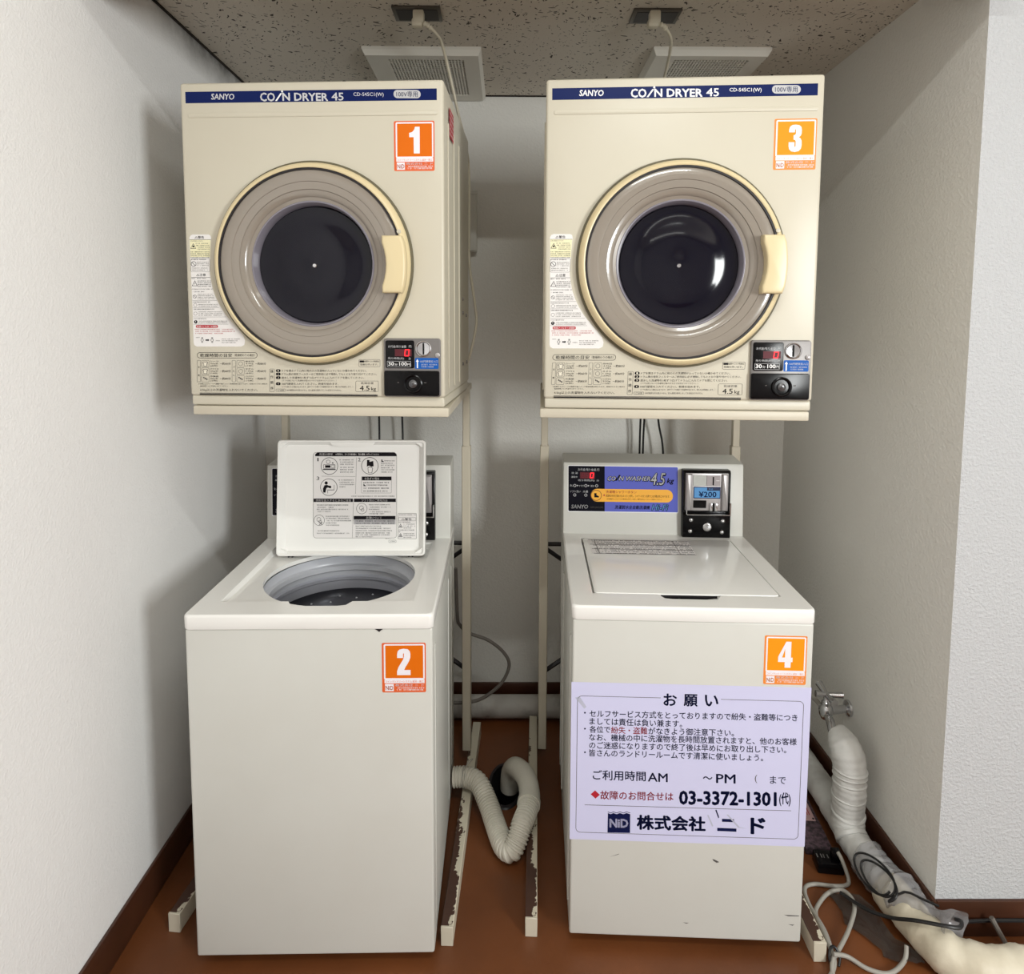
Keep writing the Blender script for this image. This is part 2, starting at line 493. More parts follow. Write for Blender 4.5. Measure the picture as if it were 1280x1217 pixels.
def hom(h):
    a, b, c, d, e, f, g, i, j = h
    def conv(x, y):
        w = g * x + i * y + j
        return ((a * x + b * y + c) / w, (d * x + e * y + f) / w)
    return conv
def crop(conv, ox, oy, s):
    return lambda x, y: conv(ox + x / s, oy + y / s)
def boxmap(sx0, sy0, sx1, sy1, u0, v1, u1, v0):
    """drawing rectangle (top-left, bottom-right) to sheet rectangle"""
    return lambda x, y: (u0 + (x - sx0) / (sx1 - sx0) * (u1 - u0), v1 + (y - sy0) / (sy1 - sy0) * (v0 - v1))

# rectified scans of the machine fronts: scan units to metres on each face
H_DRY = hom([0.00168616, -3.45174e-05, -0.650038, 1.71002e-05, -0.00167099, 0.841686, 6.00087e-05, -9.92043e-05, 1.0])
H_DRY_R = hom([0.00166623, 4.12293e-05, -1.4291, 2.03906e-05, -0.0017016, 0.853998, 7.83719e-05, -0.000100258, 1.0])
H_NOTICE = hom([0.00162493, 4.4928e-05, -1.44297, 6.89722e-05, -0.00177212, 2.04596, 4.5011e-05, -9.83436e-05, 1.0])
H_CONS = hom([0.00235541, 1.9589e-05, -1.93449, 7.3774e-05, -0.00237718, 2.34098, 4.63296e-05, -8.74558e-06, 1.0])
H_LID = hom([0.00216155, 2.25694e-05, -0.964854, -2.39955e-05, -0.00210453, 2.25971, -2.37246e-05, 4.31521e-05, 1.0])
H_DECK = hom([-0.00147986, 0.000829797, 0.652868, -6.77051e-05, 0.00342457, -2.54213, 1.00909e-05, -0.0024712, 1.0])

# ------------------------------------------------------------------ scene tree helpers
def thing(name, label, cat, loc=(0, 0, 0), rz=0.0, group=None):
    o = bpy.data.objects.new(name, None); COL.objects.link(o)
    o.empty_display_size = 0.05
    o.location = loc; o.rotation_euler = (0, 0, rz)
    o['label'] = label; o['category'] = cat
    if group: o['group'] = group
    return o
def tag(o, label, cat, group=None):
    o['label'] = label; o['category'] = cat
    if group: o['group'] = group
    return o
def struct(o):
    o['kind'] = 'structure'; return o
def dup_tree(root, loc, rz, label, skip=()):
    r = root.copy(); COL.objects.link(r); r.location = loc; r.rotation_euler = (0, 0, rz); r['label'] = label
    def rec(src, dst):
        for ch in list(src.children):
            if ch in skip: continue
            c = ch.copy(); COL.objects.link(c); c.parent = dst
            rec(ch, c)
    rec(root, r)
    return r

# ------------------------------------------------------------------ the room
XL, XR, YB, ZC, YF, ZH = -0.85468, 0.97886, 2.25057, 2.16181, 1.36022, 2.056
X2, Y0, ZO = 2.6, -2.6, 2.56
DRAIN = (-0.003, 1.838, 0.046, 0.088)

def floor_mesh():
    bm = bmesh.new()
    outer = [(XL, Y0), (X2, Y0), (X2, YF), (XR, YF), (XR, YB), (XL, YB)]
    vo = [bm.verts.new((x, y, 0)) for x, y in outer]
    eo = [bm.edges.new((vo[i], vo[(i + 1) % len(vo)])) for i in range(len(vo))]
    n = 40
    vi = [bm.verts.new((DRAIN[0] + DRAIN[2] * math.cos(2 * PI * i / n), DRAIN[1] + DRAIN[3] * math.sin(2 * PI * i / n), 0)) for i in range(n)]
    ei = [bm.edges.new((vi[i], vi[(i + 1) % n])) for i in range(n)]
    bmesh.ops.triangle_fill(bm, edges=eo + ei, use_beauty=True)
    for f in bm.faces:
        if f.normal.z < 0: f.normal_flip()
    return MB().from_bm(bm, FLOORM)
struct(floor_mesh().build('floor'))
T = 0.08
struct(MB().box(XL - T, XL, Y0, YB + T, -0.02, ZO, WALLL).build('wall_left'))
struct(MB().box(XL, XR, YB, YB + T, -0.02, ZO, WALLN).build('wall_back'))
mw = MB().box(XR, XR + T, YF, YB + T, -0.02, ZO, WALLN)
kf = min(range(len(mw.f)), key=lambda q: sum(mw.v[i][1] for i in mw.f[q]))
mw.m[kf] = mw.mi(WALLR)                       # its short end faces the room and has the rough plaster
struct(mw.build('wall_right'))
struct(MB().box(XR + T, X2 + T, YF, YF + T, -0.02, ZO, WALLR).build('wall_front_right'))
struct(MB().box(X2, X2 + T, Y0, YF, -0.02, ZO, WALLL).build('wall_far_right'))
struct(MB().box(XL - T, X2 + T, Y0 - T, Y0, -0.02, ZO, WALLL).build('wall_behind'))
struct(MB().box(XL, XR + T, YF, YB + T, ZC, ZC + 0.03, CEIL).build('ceiling'))
struct(MB().box(XL - T, X2 + T, Y0 - T, YF + T, ZO, ZO + 0.05, CEIL).build('ceiling_room'))
struct(MB().box(XL, XR, YF - 0.10, YF, ZH, ZO, WALLN).build('trim_lintel'))
HB, TB = 0.09, 0.008
struct(MB().box(XL, XL + TB, Y0, YB, 0, HB, BASEB, 0.002).build('baseboard_left'))
struct(MB().box(XL + TB, XR - TB, YB - TB, YB, 0, HB, BASEB, 0.002).build('baseboard_back'))
struct(MB().box(XR - TB, XR, YF - TB, YB, 0, HB - 0.003, BASEB, 0.002).build('baseboard_right'))
struct(MB().box(XR, X2, YF - TB, YF, 0, HB - 0.003, BASEB, 0.002).build('baseboard_front_right'))

GAP = mat('dark_joint', (40, 32, 26), 0.9)
struct(MB().box(XL, XL + 0.005, YF, YB, ZC - 0.005, ZC, GAP).build('trim_1'))
struct(MB().box(XL + 0.005, XR, YB - 0.004, YB, ZC - 0.004, ZC, GAP).build('trim_2'))

# floor drain
fd = thing('floor_drain', 'oval black open drain hole in the brown floor between the two washers', 'drain', (DRAIN[0], DRAIN[1], 0))
m = MB(); R0 = DRAIN[2]
m.lathe([(R0, 0.0), (R0 * 0.98, -0.03), (R0 * 0.9, -0.15)], (0, 0, 0), 2, BLACKH, 40, cap1=True)
OV = DRAIN[3] / R0
m.v = [(x, y * OV, z) for x, y, z in m.v]
m.build('drain_pit', fd)
m = MB(); m.lathe([(R0 + 0.006, 0.0005), (R0 + 0.004, 0.004), (R0 - 0.002, 0.004), (R0 - 0.002, 0.0)], (0, 0, 0), 2, RUBBER, 40)
m.v = [(x, y * OV, z) for x, y, z in m.v]
m.build('drain_rim', fd)

# ------------------------------------------------------------------ machine positions
D_POS = [((-0.406557, 1.363654), -0.054939), ((0.350659, 1.326528), -0.069024)]
W_POS = [((-0.409825, 1.286408), 0.012131), ((0.397409, 1.321943), -0.043181)]
ZD = 1.2117
DH, DDEP = 0.6705, 0.435

def sticker(parent, num, conv_box, place, inner, border):
    """numbered orange sticker; drawing 455 x 560 units"""
    u0, u1, v0, v1 = conv_box
    d = Decal(boxmap(0, 0, 455, 560, u0, v1, u1, v0), place)
    d.rect(0, 0, 455, 560, border, 0, r=16)
    d.frame(20, 14, 442, 414, 16, STKW, 1, r=8)
    d.rect(37, 32, 427, 398, inner, 1)
    box = {'1': (172, 66, 290, 364), '2': (158, 66, 296, 364), '3': (158, 66, 296, 364), '4': (150, 66, 302, 364)}[num]
    if num == '1':
        d.poly([(238, 66), (290, 66), (290, 364), (222, 364), (222, 182), (172, 182), (172, 134), (205, 124), (228, 100)], STKW, 2)
    elif num == '4':
        d.poly([(232, 66), (286, 66), (286, 248), (304, 248), (304, 300), (286, 300), (286, 364), (222, 364), (222, 300), (150, 300), (150, 240)], STKW, 2)
        d.poly([(222, 150), (222, 248), (192, 248)], inner, 3)
    elif num == '2':
        a = [(158, 170), (158, 126), (164, 96), (184, 74), (226, 66), (268, 72), (290, 94), (296, 128), (294, 168), (282, 204), (262, 242), (240, 280), (230, 306), (296, 306), (296, 364), (156, 364), (156, 320), (170, 276), (196, 230), (220, 188), (228, 158), (229, 126), (225, 116), (219, 126), (219, 170)]
        d.poly(a, STKW, 2)
    else:
        a = [(158, 150), (158, 118), (168, 88), (192, 70), (228, 66), (266, 72), (288, 94), (294, 128), (292, 166), (282, 190), (264, 204), (284, 218), (295, 244), (297, 290), (290, 330), (268, 356), (228, 365), (188, 358), (166, 336), (158, 300), (158, 258), (220, 258), (220, 300), (226, 316), (233, 300), (233, 250), (226, 234), (208, 230), (208, 182), (224, 178), (232, 162), (232, 126), (226, 114), (220, 126), (220, 150)]
        d.poly(a, STKW, 2)
    d.rect(25, 414, 440, 456, STKW, 1)
    d.text('コインランドリーシステム 設計・施工', 36, 424, 430, 448, border, 2)
    d.rect(30, 464, 120, 545, STKW, 1)
    d.text('NiD', 36, 484, 114, 532, border, 2, bold=0.02)
    d.text('株式会社 ニ ド', 136, 464, 436, 492, STKW, 1, bold=0.01)
    d.scribble(160, 502, 436, 16, STKW, 1, 3, cw=14)
    d.scribble(150, 524, 436, 16, STKW, 1, 4, cw=14)
    return d.build('number_sticker', parent)

# ------------------------------------------------------------------ coin dryers
def dplace(u, v, o): return (u, -o, v)

def make_dryer():
    t = thing('clothes_dryer', 'cream coin dryer with orange sticker 1, on the left stand above the open washer', 'dryer',
              (D_POS[0][0][0], D_POS[0][0][1], ZD), D_POS[0][1])
    m = MB()
    bm = bmesh.new()
    bmesh.ops.create_cube(bm, size=1.0)
    for v in bm.verts:
        v.co = Vector((v.co.x * 0.55, (v.co.y + .5) * DDEP, 0.0205 + (v.co.z + .5) * (DH - 0.0205)))
    bmesh.ops.bevel(bm, geom=list(bm.edges), offset=0.006, segments=3, affect='EDGES', profile=0.5)
    ff = max((f for f in bm.faces if f.normal.y < -0.99), key=lambda f: f.calc_area())
    fe = list(ff.edges)
    bmesh.ops.delete(bm, geom=[ff], context='FACES_ONLY')
    hv = [bm.verts.new((0.198 * math.cos(2 * PI * k / 64), 0, 0.299 + 0.198 * math.sin(2 * PI * k / 64))) for k in range(64)]
    he = [bm.edges.new((hv[k], hv[(k + 1) % 64])) for k in range(64)]
    fe = [e for e in fe if e.is_valid]
    nf = bmesh.ops.triangle_fill(bm, edges=fe + he, use_beauty=True)['geom']
    for f in nf:
        if isinstance(f, bmesh.types.BMFace):
            f.normal_update()
            if f.normal.y > 0: f.normal_flip()
    m.from_bm(bm, CREAM, True)
    m.box(-0.2735, 0.2735, 0.0025, DDEP - 0.01, 0.0, 0.0212, CREAM, 0.004, 3)          # rolled lower edge
    m.prism(rrect(-0.259, 0.263, 0.5995, 0.6085, 0.004), 1, 0.001, -0.0014, CREAM, 0.0012)  # pressed rib under the band
    for sx in (-1, 1):
        for yy, w in ((0.052, 0.010), (0.14, 0.009), (0.225, 0.009)):
            m.box(sx * 0.2745, sx * 0.2775, yy, yy + w, 0.035, 0.60, CREAM, 0.0012, 1)
    m.build('cabinet', t)
    # screws and side label
    for yy, zz in ((0.30, 0.24), (0.30, 0.205), (0.37, 0.20), (0.30, 0.075), (0.38, 0.075)):
        MB().lathe([(0.0001, 0.2782), (0.004, 0.2780), (0.005, 0.2750)], (0, yy, zz), 0, GREYP, 10).build('side_screw', t)
    d = Decal(lambda x, y: (x, y), lambda u, v, o: (0.2775 + o, u, v))
    d.poly([(0.06, 0.575), (0.125, 0.575), (0.125, 0.635), (0.06, 0.635)], REDP, 0)
    for k in range(5): d.scribble(0.065, 0.581 + k * 0.011, 0.12, 0.005, LABELW, 1, k)
    d.build('side_warning_label', t)
    # top band
    m = Decal(boxmap(0, 0, 524, 23, -0.263, 0.652, 0.261, 0.629), dplace)
    m.rect(0, 0, 524, 23, NAVY, 0)
    W = crop(H_DRY_R, 660, 0, 3.2)
    m.conv = W
    m.text('SANYO', 205, 360, 303, 385, WHITEP, 1, bold=0.03, shear=0.12)
    m.text('CO', 411, 355, 474, 391, WHITEP, 1, bold=0.035)
    m.poly([(474, 389), (497, 357), (505, 357), (482, 389)], WHITEP, 1)
    m.disc(505, 350, 4.4, WHITEP, 1, 14)
    m.text('N DRYER', 505, 355, 698, 388, WHITEP, 1, bold=0.035)
    m.text('45', 713, 353, 764, 386, WHITEP, 1, bold=0.02)
    m.text('CD-S45C1(W)', 806, 352, 934, 371, WHITEP, 1, bold=0.01)
    m.rect(976, 341, 1091, 375, GREYPR, 1, r=16.5)
    m.text('100V専用', 988, 346, 1078, 370, NAVY, 2, bold=0.005)
    m.build('brand_band', t)
    # door
    c = (0.0, 0.0, 0.299)
    door = MB().lathe([(0.2115, 0.001), (0.2110, -0.005), (0.2060, -0.006), (0.2060, -0.001)], c, 1, GAPSHADE, 96).build('door_gap_shade', t)  # dark collar painted as the shadow gap behind the ring
    dr = MB().lathe([(0.2065, -0.002), (0.2062, -0.010), (0.2035, -0.0185), (0.1990, -0.0235), (0.1960, -0.0245), (0.1935, -0.0235), (0.1930, -0.018)], c, 1, RINGM, 96).build('door_ring', t)
    MB().lathe([(0.1934, -0.0215), (0.1925, -0.0235), (0.1895, -0.0235), (0.1885, -0.0195)], c, 1, RUBBER, 96).build('gasket', dr)
    prof = [(0.1888, -0.0205), (0.182, -0.0225)]
    prof += [(0.172, -0.0228), (0.1665, -0.0215), (0.1655, -0.0200), (0.158, -0.0192), (0.1512, -0.0180), (0.1500, -0.0160), (0.144, -0.0145), (0.1378, -0.0110), (0.1365, -0.0085), (0.1300, -0.0060)]
    win = MB().lathe(prof, c, 1, TAUPE, 96).build('window', dr)
    MB().lathe([(0.1300, -0.0060), (0.1285, -0.0075), (0.1265, -0.0070), (0.1235, 0.000), (0.1222, 0.010), (0.1220, 0.016)], c, 1, LILAC, 96).build('window_rim', win)
    m = MB()
    m.lathe([(0.1226, 0.0165), (0.1195, 0.0130), (0.110, 0.0135), (0.085, 0.0120), (0.082, 0.0108), (0.05, 0.0100), (0.02, 0.0096), (0.012, 0.0080), (0.0001, 0.0078)], c, 1, DARKG, 96)
    m.build('dark_glass', win)
    MB().lathe([(0.0048, 0.0085), (0.0048, 0.0045), (0.0035, 0.0030), (0.0001, 0.0028)], (0, 0, 0.297), 1, CHROME, 20).build('hub_screw', win)
    # handle
    pts = []
    for k in range(9):
        s = k / 8; z = 0.238 + s * 0.115
        pts.append((0.1500 + 0.0120 * math.sin(PI * min(1, max(0, (s - .06) / .88))) ** 0.8 + (0.004 if k in (0, 8) else 0), z))
    for k in range(9):
        s = k / 8; z = 0.353 - s * 0.115
        pts.append((0.1965 + 0.006 * math.sin(PI * s) - (0.003 if k in (0, 8) else 0), z))
    MB().prism(pts, 1, -0.016, -0.043, RINGM, 0.005, 3).build('handle', dr)
    m = MB().lathe([(0.0045, -0.0245), (0.0042, -0.026), (0.0001, -0.0265)], (0.1965 * math.cos(0.33), 0, 0.299 + 0.1965 * math.sin(0.33)), 1, CREAM, 16)
    m.build('ring_screw', dr)
    make_coin_unit(t)
    make_dryer_labels(t)
    return t

def make_coin_unit(t):
    # drawing: 575..1050 x 165..650
    cv = boxmap(572, 165, 1045, 650, 0.147, 0.1455, 0.267, 0.0225)
    k = (0.267 - 0.147) / 473.0
    pl = MB().prism(rrect(0.147, 0.267, 0.0225, 0.1455, 0.006), 1, 0.001, -0.006, GREYP, 0.0018)
    unit = pl.build('coin_unit', t)
    place = lambda u, v, o: (u, -0.006 - o, v)
    # recessed display window
    a = cv(588, 182); b = cv(828, 412)
    MB().prism(rrect(a[0], b[0], b[1], a[1], 0.004), 1, -0.005, -0.0072, BLACKP, 0.0006).build('display', unit)
    d = Decal(cv, lambda u, v, o: (u, -0.0072 - o, v))
    d.text('お代金/残り金額', 612, 222, 762, 243, GREYPR, 1)
    d.text('円', 784, 222, 804, 243, GREYPR, 1)
    d.rect(667, 254, 806, 313, LEDBG, 0)
    d.text('残り時間(約)', 610, 321, 742, 342, GREYPR, 1)
    d.text('分', 780, 321, 800, 342, GREYPR, 1)
    d.frame(602, 352, 800, 402, 2.5, GREYPR, 1, r=4)
    d.text('30', 611, 359, 660, 391, WHITEP, 1, bold=0.03)
    d.text('分', 664, 370, 688, 391, WHITEP, 1)
    d.text('100', 702, 359, 768, 391, WHITEP, 1, bold=0.03)
    d.text('円', 770, 370, 794, 391, WHITEP, 1)
    seven(d, 752, 259, 784, 308, 6.5, LED, 2)
    d.build('display_print', unit)
    # coin slot dial
    c = cv(904, 250); c = (c[0], 0, c[1])
    MB().lathe([(0.0168, -0.005), (0.0165, -0.0085), (0.0150, -0.0095), (0.0138, -0.0085), (0.0130, -0.0070), (0.0001, -0.0062)], c, 1, CHROME, 40).build('coin_slot_dial', unit)
    MB().box(c[0] - 0.0016, c[0] + 0.0016, -0.0082, -0.006, c[2] - 0.012, c[2] + 0.012, BLACKP, 0.0004, 1).build('coin_slot', unit)
    c = cv(1020, 302); c = (c[0], 0, c[1])
    MB().lathe([(0.0052, -0.005), (0.005, -0.008), (0.0042, -0.0086), (0.0001, -0.0088)], c, 1, STEELM, 24).build('return_button', unit)
    d = Decal(cv, place)
    d.rect(832, 325, 1028, 416, BLUEL, 0, r=10)
    d.poly([(853, 335), (866, 357), (858, 357), (858, 410), (848, 410), (848, 357), (840, 357)], WHITEP, 1)
    d.text('100円硬貨投入口', 876, 344, 1022, 364, GREYPR, 1)
    d.scribble(884, 376, 1020, 10, GREYPR, 1, 5); d.scribble(884, 394, 1000, 10, GREYPR, 1, 6)
    d.build('coin_label', unit)
    a = cv(576, 432); b = cv(1036, 640)
    MB().prism(rrect(a[0], b[0], b[1], a[1], 0.004), 1, -0.005, -0.0095, BLACKP, 0.001).build('lock_plate', unit)
    c = cv(818, 540); c = (c[0], 0, c[1])
    MB().lathe([(0.0205, -0.009), (0.0200, -0.0125), (0.0180, -0.0135), (0.0155, -0.0125), (0.0145, -0.0095)], c, 1, BLACKP, 40).build('lock_collar', unit)
    m = MB().lathe([(0.0085, -0.009), (0.0082, -0.0125), (0.0068, -0.0130), (0.0060, -0.0115), (0.0045, -0.0125), (0.0001, -0.0128)], c, 1, mat('lock_steel', (120, 120, 122), 0.3, 0.9), 32)
    m.box(c[0] - 0.0022, c[0] + 0.0022, -0.0132, -0.0126, c[2] - 0.0008, c[2] + 0.0008, BLACKP)
    m.build('lock_cylinder', unit)
    for xa, xb in ((684, 706), (906, 934)):
        d = Decal(cv, lambda u, v, o: (u, -0.0095 - o, v))
        d.rect(xa + 3, 526, xb - 4, 533, INKG, 1, r=2.5); d.build('lock_mark', unit)

def seven(d, x0, y0, x1, y1, w, m, L, segs='abcdef'):
    """one seven-segment digit with a slight slant"""
    sl = (y1 - y0) * 0.12; ym = (y0 + y1) / 2
    S = lambda x, y: (x + sl * (y1 - y) / (y1 - y0) - sl / 2, y)
    lines = dict(a=((x0, y0), (x1, y0)), b=((x1, y0), (x1, ym)), c=((x1, ym), (x1, y1)), d=((x0, y1), (x1, y1)), e=((x0, ym), (x0, y1)), f=((x0, y0), (x0, ym)), g=((x0, ym), (x1, ym)))
    for s in segs:
        p, q = lines[s]; p = S(*p); q = S(*q)
        d.line(p[0], p[1], q[0], q[1], w, m, L)

def make_dryer_labels(t):
    # warning label: drawing units of a scan 761 x 1217
    d = Decal(crop(H_DRY, 220, 280, 7.61), dplace)
    out = [(128, 130), (140, 108), (160, 100), (310, 100), (328, 110), (334, 135), (326, 300), (322, 470), (334, 540), (350, 620), (380, 700), (420, 780), (470, 860), (530, 930), (600, 1010), (640, 1060), (657, 1110), (650, 1150), (620, 1165), (200, 1165), (176, 1152), (168, 1130), (158, 800), (140, 400)]
    d.poly(out, LABELW, 0)
    d.poly([(131, 150), (331, 150), (325, 316), (138, 316)], LABELY, 1)
    d.text('△警告', 178, 114, 268, 140, INK, 2, bold=0.012)
    d.line(131, 149, 331, 149, 3, INK, 2)
    d.text('火災の原因になります。', 136, 156, 258, 168, INKG, 2)
    d.poly([(165, 184), (192, 234), (138, 234)], INK, 2); d.poly([(165, 192), (186, 230), (144, 230)], LABELY, 3); d.disc(166, 214, 9, INK, 4, 12)
    for k, (xa, xb) in enumerate(((188, 318), (192, 318), (210, 318), (200, 318))): d.scribble(xa, 182 + k * 18, xb, 9, INK, 2, k)
    for k in range(4): d.scribble(140, 262 + k * 17, 320, 9, INK, 2, 10 + k)
    d.scribble(146, 334, 286, 10, INK, 2, 20)
    d.ring(169, 380, 25, 4, INK, 2); d.line(152, 364, 186, 398, 4, INK, 2)
    for k in range(3): d.scribble(200, 360 + k * 16, 312, 8, INKG, 2, 24 + k)
    for k in range(2): d.scribble(152, 416 + k * 18, 306, 8, INKG, 2, 28 + k)
    d.frame(142, 330, 324, 456, 2, INKG, 2, r=12)
    d.text('△注意', 194, 470, 284, 497, INK, 2, bold=0.012)
    d.line(148, 507, 328, 507, 3, INK, 2)
    d.scribble(150, 514, 286, 9, INK, 2, 31)
    d.poly([(180, 536), (206, 590), (152, 590)], INK, 2); d.poly([(180, 544), (199, 586), (160, 586)], LABELW, 3); d.line(180, 556, 180, 576, 3, INK, 4)
    for k in range(4): d.scribble(206, 538 + k * 17, 330, 9, INK, 2, 40 + k)
    d.scribble(152, 616, 345, 9, INKG, 2, 46)
    d.scribble(160, 640, 270, 9, INK, 2, 47)
    d.ring(180, 690, 17, 3, INK, 2); d.line(170, 680, 190, 700, 3, INK, 2)
    for k in range(4): d.scribble(206, 664 + k * 15, 352 + k * 8, 8, INKG, 2, 50 + k)
    d.line(158, 728, 392, 728, 2, INKG, 2)
    d.scribble(164, 738, 330, 10, INK, 2, 55)
    d.ring(184, 772, 17, 2.5, INKG, 2)
    for k in range(2): d.scribble(212, 762 + k * 16, 400, 8, INKG, 2, 56 + k)
    d.line(162, 796, 410, 796, 2, INKG, 2)
    d.scribble(166, 806, 368, 10, INK, 2, 59)
    d.ring(186, 852, 17, 2.5, INKG, 2)
    for k in range(3): d.scribble(212, 832 + k * 16, 440, 8, INKG, 2, 60 + k)
    d.line(164, 884, 478, 884, 2, INKG, 2)
    d.scribble(168, 896, 290, 10, INK, 2, 64)
    d.disc(189, 930, 16, INK, 2); d.line(189, 920, 189, 934, 4, LABELW, 3)
    for k in range(2): d.scribble(216, 920 + k * 16, 490, 8, INKG, 2, 65 + k)
    d.line(168, 953, 500, 953, 2, INKG, 2)
    d.rect(190, 960, 400, 988, REDP, 2, r=13)
    d.text('乾燥フィルターの掃除', 200, 965, 390, 984, LABELW, 3)
    for k, xe in enumerate((545, 566, 450)): d.scribble(180 + 6 * (k > 0), 998 + k * 19, xe, 9, REDP, 2, 70 + k)
    for x in (250, 345): d.ring(x, 1104, 14, 4, INKG, 2, 14); d.rect(x - 8, 1078, x + 8, 1086, INKG, 2); d.rect(x - 8, 1122, x + 8, 1128, INKG, 2)
    d.poly([(282, 1098), (304, 1098), (304, 1092), (318, 1104), (304, 1116), (304, 1110), (282, 1110)], INK, 2)
    for k in range(3): d.scribble(436, 1090 + k * 17, 610 - 20 * k, 8, INKG, 2, 80 + k)
    d.scribble(190, 1076, 228, 7, INKG, 2, 84); d.scribble(376, 1106, 418, 8, INKG, 2, 85)
    d.build('warning_label', t)

    # drying time table and operating steps along the bottom
    d = Decal(crop(H_DRY, 235, 430, 9.846), dplace)
    d.frame(112, 102, 854, 174, 5, INK, 1, r=35)
    d.text('乾燥時間の目安', 150, 116, 544, 160, INK, 1, bold=0.01)
    d.text('（乾燥終わりの場合）', 572, 120, 824, 154, INK, 1)
    for gx, word in ((112, '衣類'), (542, 'ふとん')):
        w = 45
        d.frame(gx, 200, gx + w, 466, 3, INKG, 1, r=6)
        for k, ch in enumerate(word): d.text(ch, gx + 11, 272 + k * (100 if len(word) == 2 else 52) - (0 if len(word) == 2 else 6), gx + 33, 296 + k * (100 if len(word) == 2 else 52) - (0 if len(word) == 2 else 6), INK, 1)
    rows = [('シーツ', '450g/枚', '(8枚)', '約60分'), ('ブラウス', '200g/枚', '(18枚)', '約60分'), ('作業服', '800g/枚', '(5枚)', '約80分')]
    rows2 = [('掛布団', '4.5kg', '(1枚)', '約80分'), ('タオル', '1.2kg', '(6枚)', '約60分'), ('バスタオル', '300g', '(15枚)', '約80分')]
    for gx, rr in ((166, rows), (600, rows2)):
        for k, r in enumerate(rr):
            y = 200 + k * 92
            d.frame(gx, y, gx + 95, y + 84, 3, INKG, 1, r=14)
            if gx == 166 and k < 2:
                d.poly([(gx + 24, y + 14), (gx + 38, y + 20), (gx + 56, y + 20), (gx + 70, y + 14), (gx + 82, y + 34), (gx + 70, y + 40), (gx + 68, y + 72), (gx + 28, y + 72), (gx + 26, y + 40), (gx + 12, y + 34)], INKG, 1)
                d.poly([(gx + 28, y + 20), (gx + 38, y + 25), (gx + 56, y + 25), (gx + 66, y + 20), (gx + 74, y + 32), (gx + 65, y + 36), (gx + 64, y + 68), (gx + 32, y + 68), (gx + 31, y + 36), (gx + 20, y + 32)], LABELC, 2)
            elif k == 2:
                for q in range(3): d.poly([(gx + 20 + q * 18, y + 22 + q * 10), (gx + 34 + q * 18, y + 18 + q * 10), (gx + 40 + q * 18, y + 34 + q * 10), (gx + 26 + q * 18, y + 40 + q * 10)], INKG, 1)
            else:
                d.ring(gx + 48, y + 42, 28, 4, INKG, 1, 7)
            tx = gx + 106
            d.text(r[0], tx, y + 4, tx + 104, y + 24, INK, 1)
            d.text(r[1], tx + 4, y + 32, tx + 98, y + 52, INK, 1)
            d.text(r[2], tx + 4, y + 58, tx + 96, y + 78, INK, 1)
            d.line(tx + 124, y + 42, tx + 146, y + 42, 3, INK, 1)
            d.text(r[3], tx + 150, y + 26, tx + 256, y + 56, INK, 1, bold=0.01)
    d.text('※衣類およびシーツの種類や量によって乾燥時間は変わります。乾燥がたりない場合は', 130, 482, 976, 498, INK, 1)
    d.text('追加時間ごとに料金を入れてください。', 148, 508, 494, 524, INK, 1)
    d.text('4.5kg以上の洗濯物を入れないでください。', 148, 548, 858, 584, INK, 1)
    e = crop(H_DRY, 330, 440, 8.0)
    d.conv = e
    d.poly([(-735, 389), (1150, 405), (1150, 425), (-735, 398)], INKG, 0) if False else None
    d.frame(55, 168, 106, 396, 3, INKG, 1, r=8)
    for k, ch in enumerate('操作順序'): d.text(ch, 64, 178 + k * 56, 94, 208 + k * 56, INK, 1)
    steps = [(172, '1', 'ドアを開きドラム内に他の人の洗濯物が入っていないか確かめてください。', 1024),
             (206, '2', 'ドラム奥の排気フィルターはご使用前に必ず掃除してもとどおり取り付けてください。', 1126),
             (242, '3', '脱水した洗濯物を1枚ずつ広げてドラムに入れてドアを閉じてください。', 1000),
             (303, '4', '100円硬貨を入れてください。乾燥を始めます。', 744)]
    for y, n, s, xe in steps:
        d.rect(120, y, 166, y + 28, INK, 1, r=13); d.text(n, 136, y + 5, 150, y + 23, LABELC, 2, bold=0.02)
        d.text(s, 178, y + 3, xe, y + 26, INK, 1)
    d.text('（ドアを閉じないと洗濯物が傷みますのでお気をつけください。）', 180, 276, 724, 294, INKG, 1)
    d.text('（ドアを開けると運転は止まります。途中でドアを開けて洗濯物が出せます。閉じれば再運転します。）', 180, 338, 890, 356, INKG, 1)
    d.frame(120, 368, 214, 394, 2.5, INKG, 1, r=6); d.text('ご注意', 136, 373, 200, 390, INKG, 1)
    d.text('100円硬貨以外は使えません。投入金額の取消しをしても返金はされません。', 226, 372, 776, 390, INKG, 1)
    d.frame(916, 288, 1146, 398, 3, INKG, 1, r=14)
    d.text('乾燥容量', 970, 300, 1096, 322, INKG, 1)
    d.text('4.5', 958, 336, 1056, 386, INK, 1, bold=0.01)
    d.text('kg', 1072, 350, 1120, 394, INK, 1, bold=0.01)
    d.frame(948, 74, 1162, 148, 3, INKG, 1, r=10)
    d.rect(956, 84, 1002, 104, INK, 1, r=4)
    d.text('紙類やゴムの乾燥は', 1004, 84, 1152, 102, INK, 1)
    d.text('危険を伴います。', 962, 114, 1140, 134, INK, 1)
    d.conv = lambda x, y: (x, y)
    d.rect(-0.2545, 0.0255, 0.1315, 0.0268, INKG, 1); d.rect(-0.2545, 0.0222, 0.1315, 0.0246, INK, 1)
    d.build('instruction_panel', t)

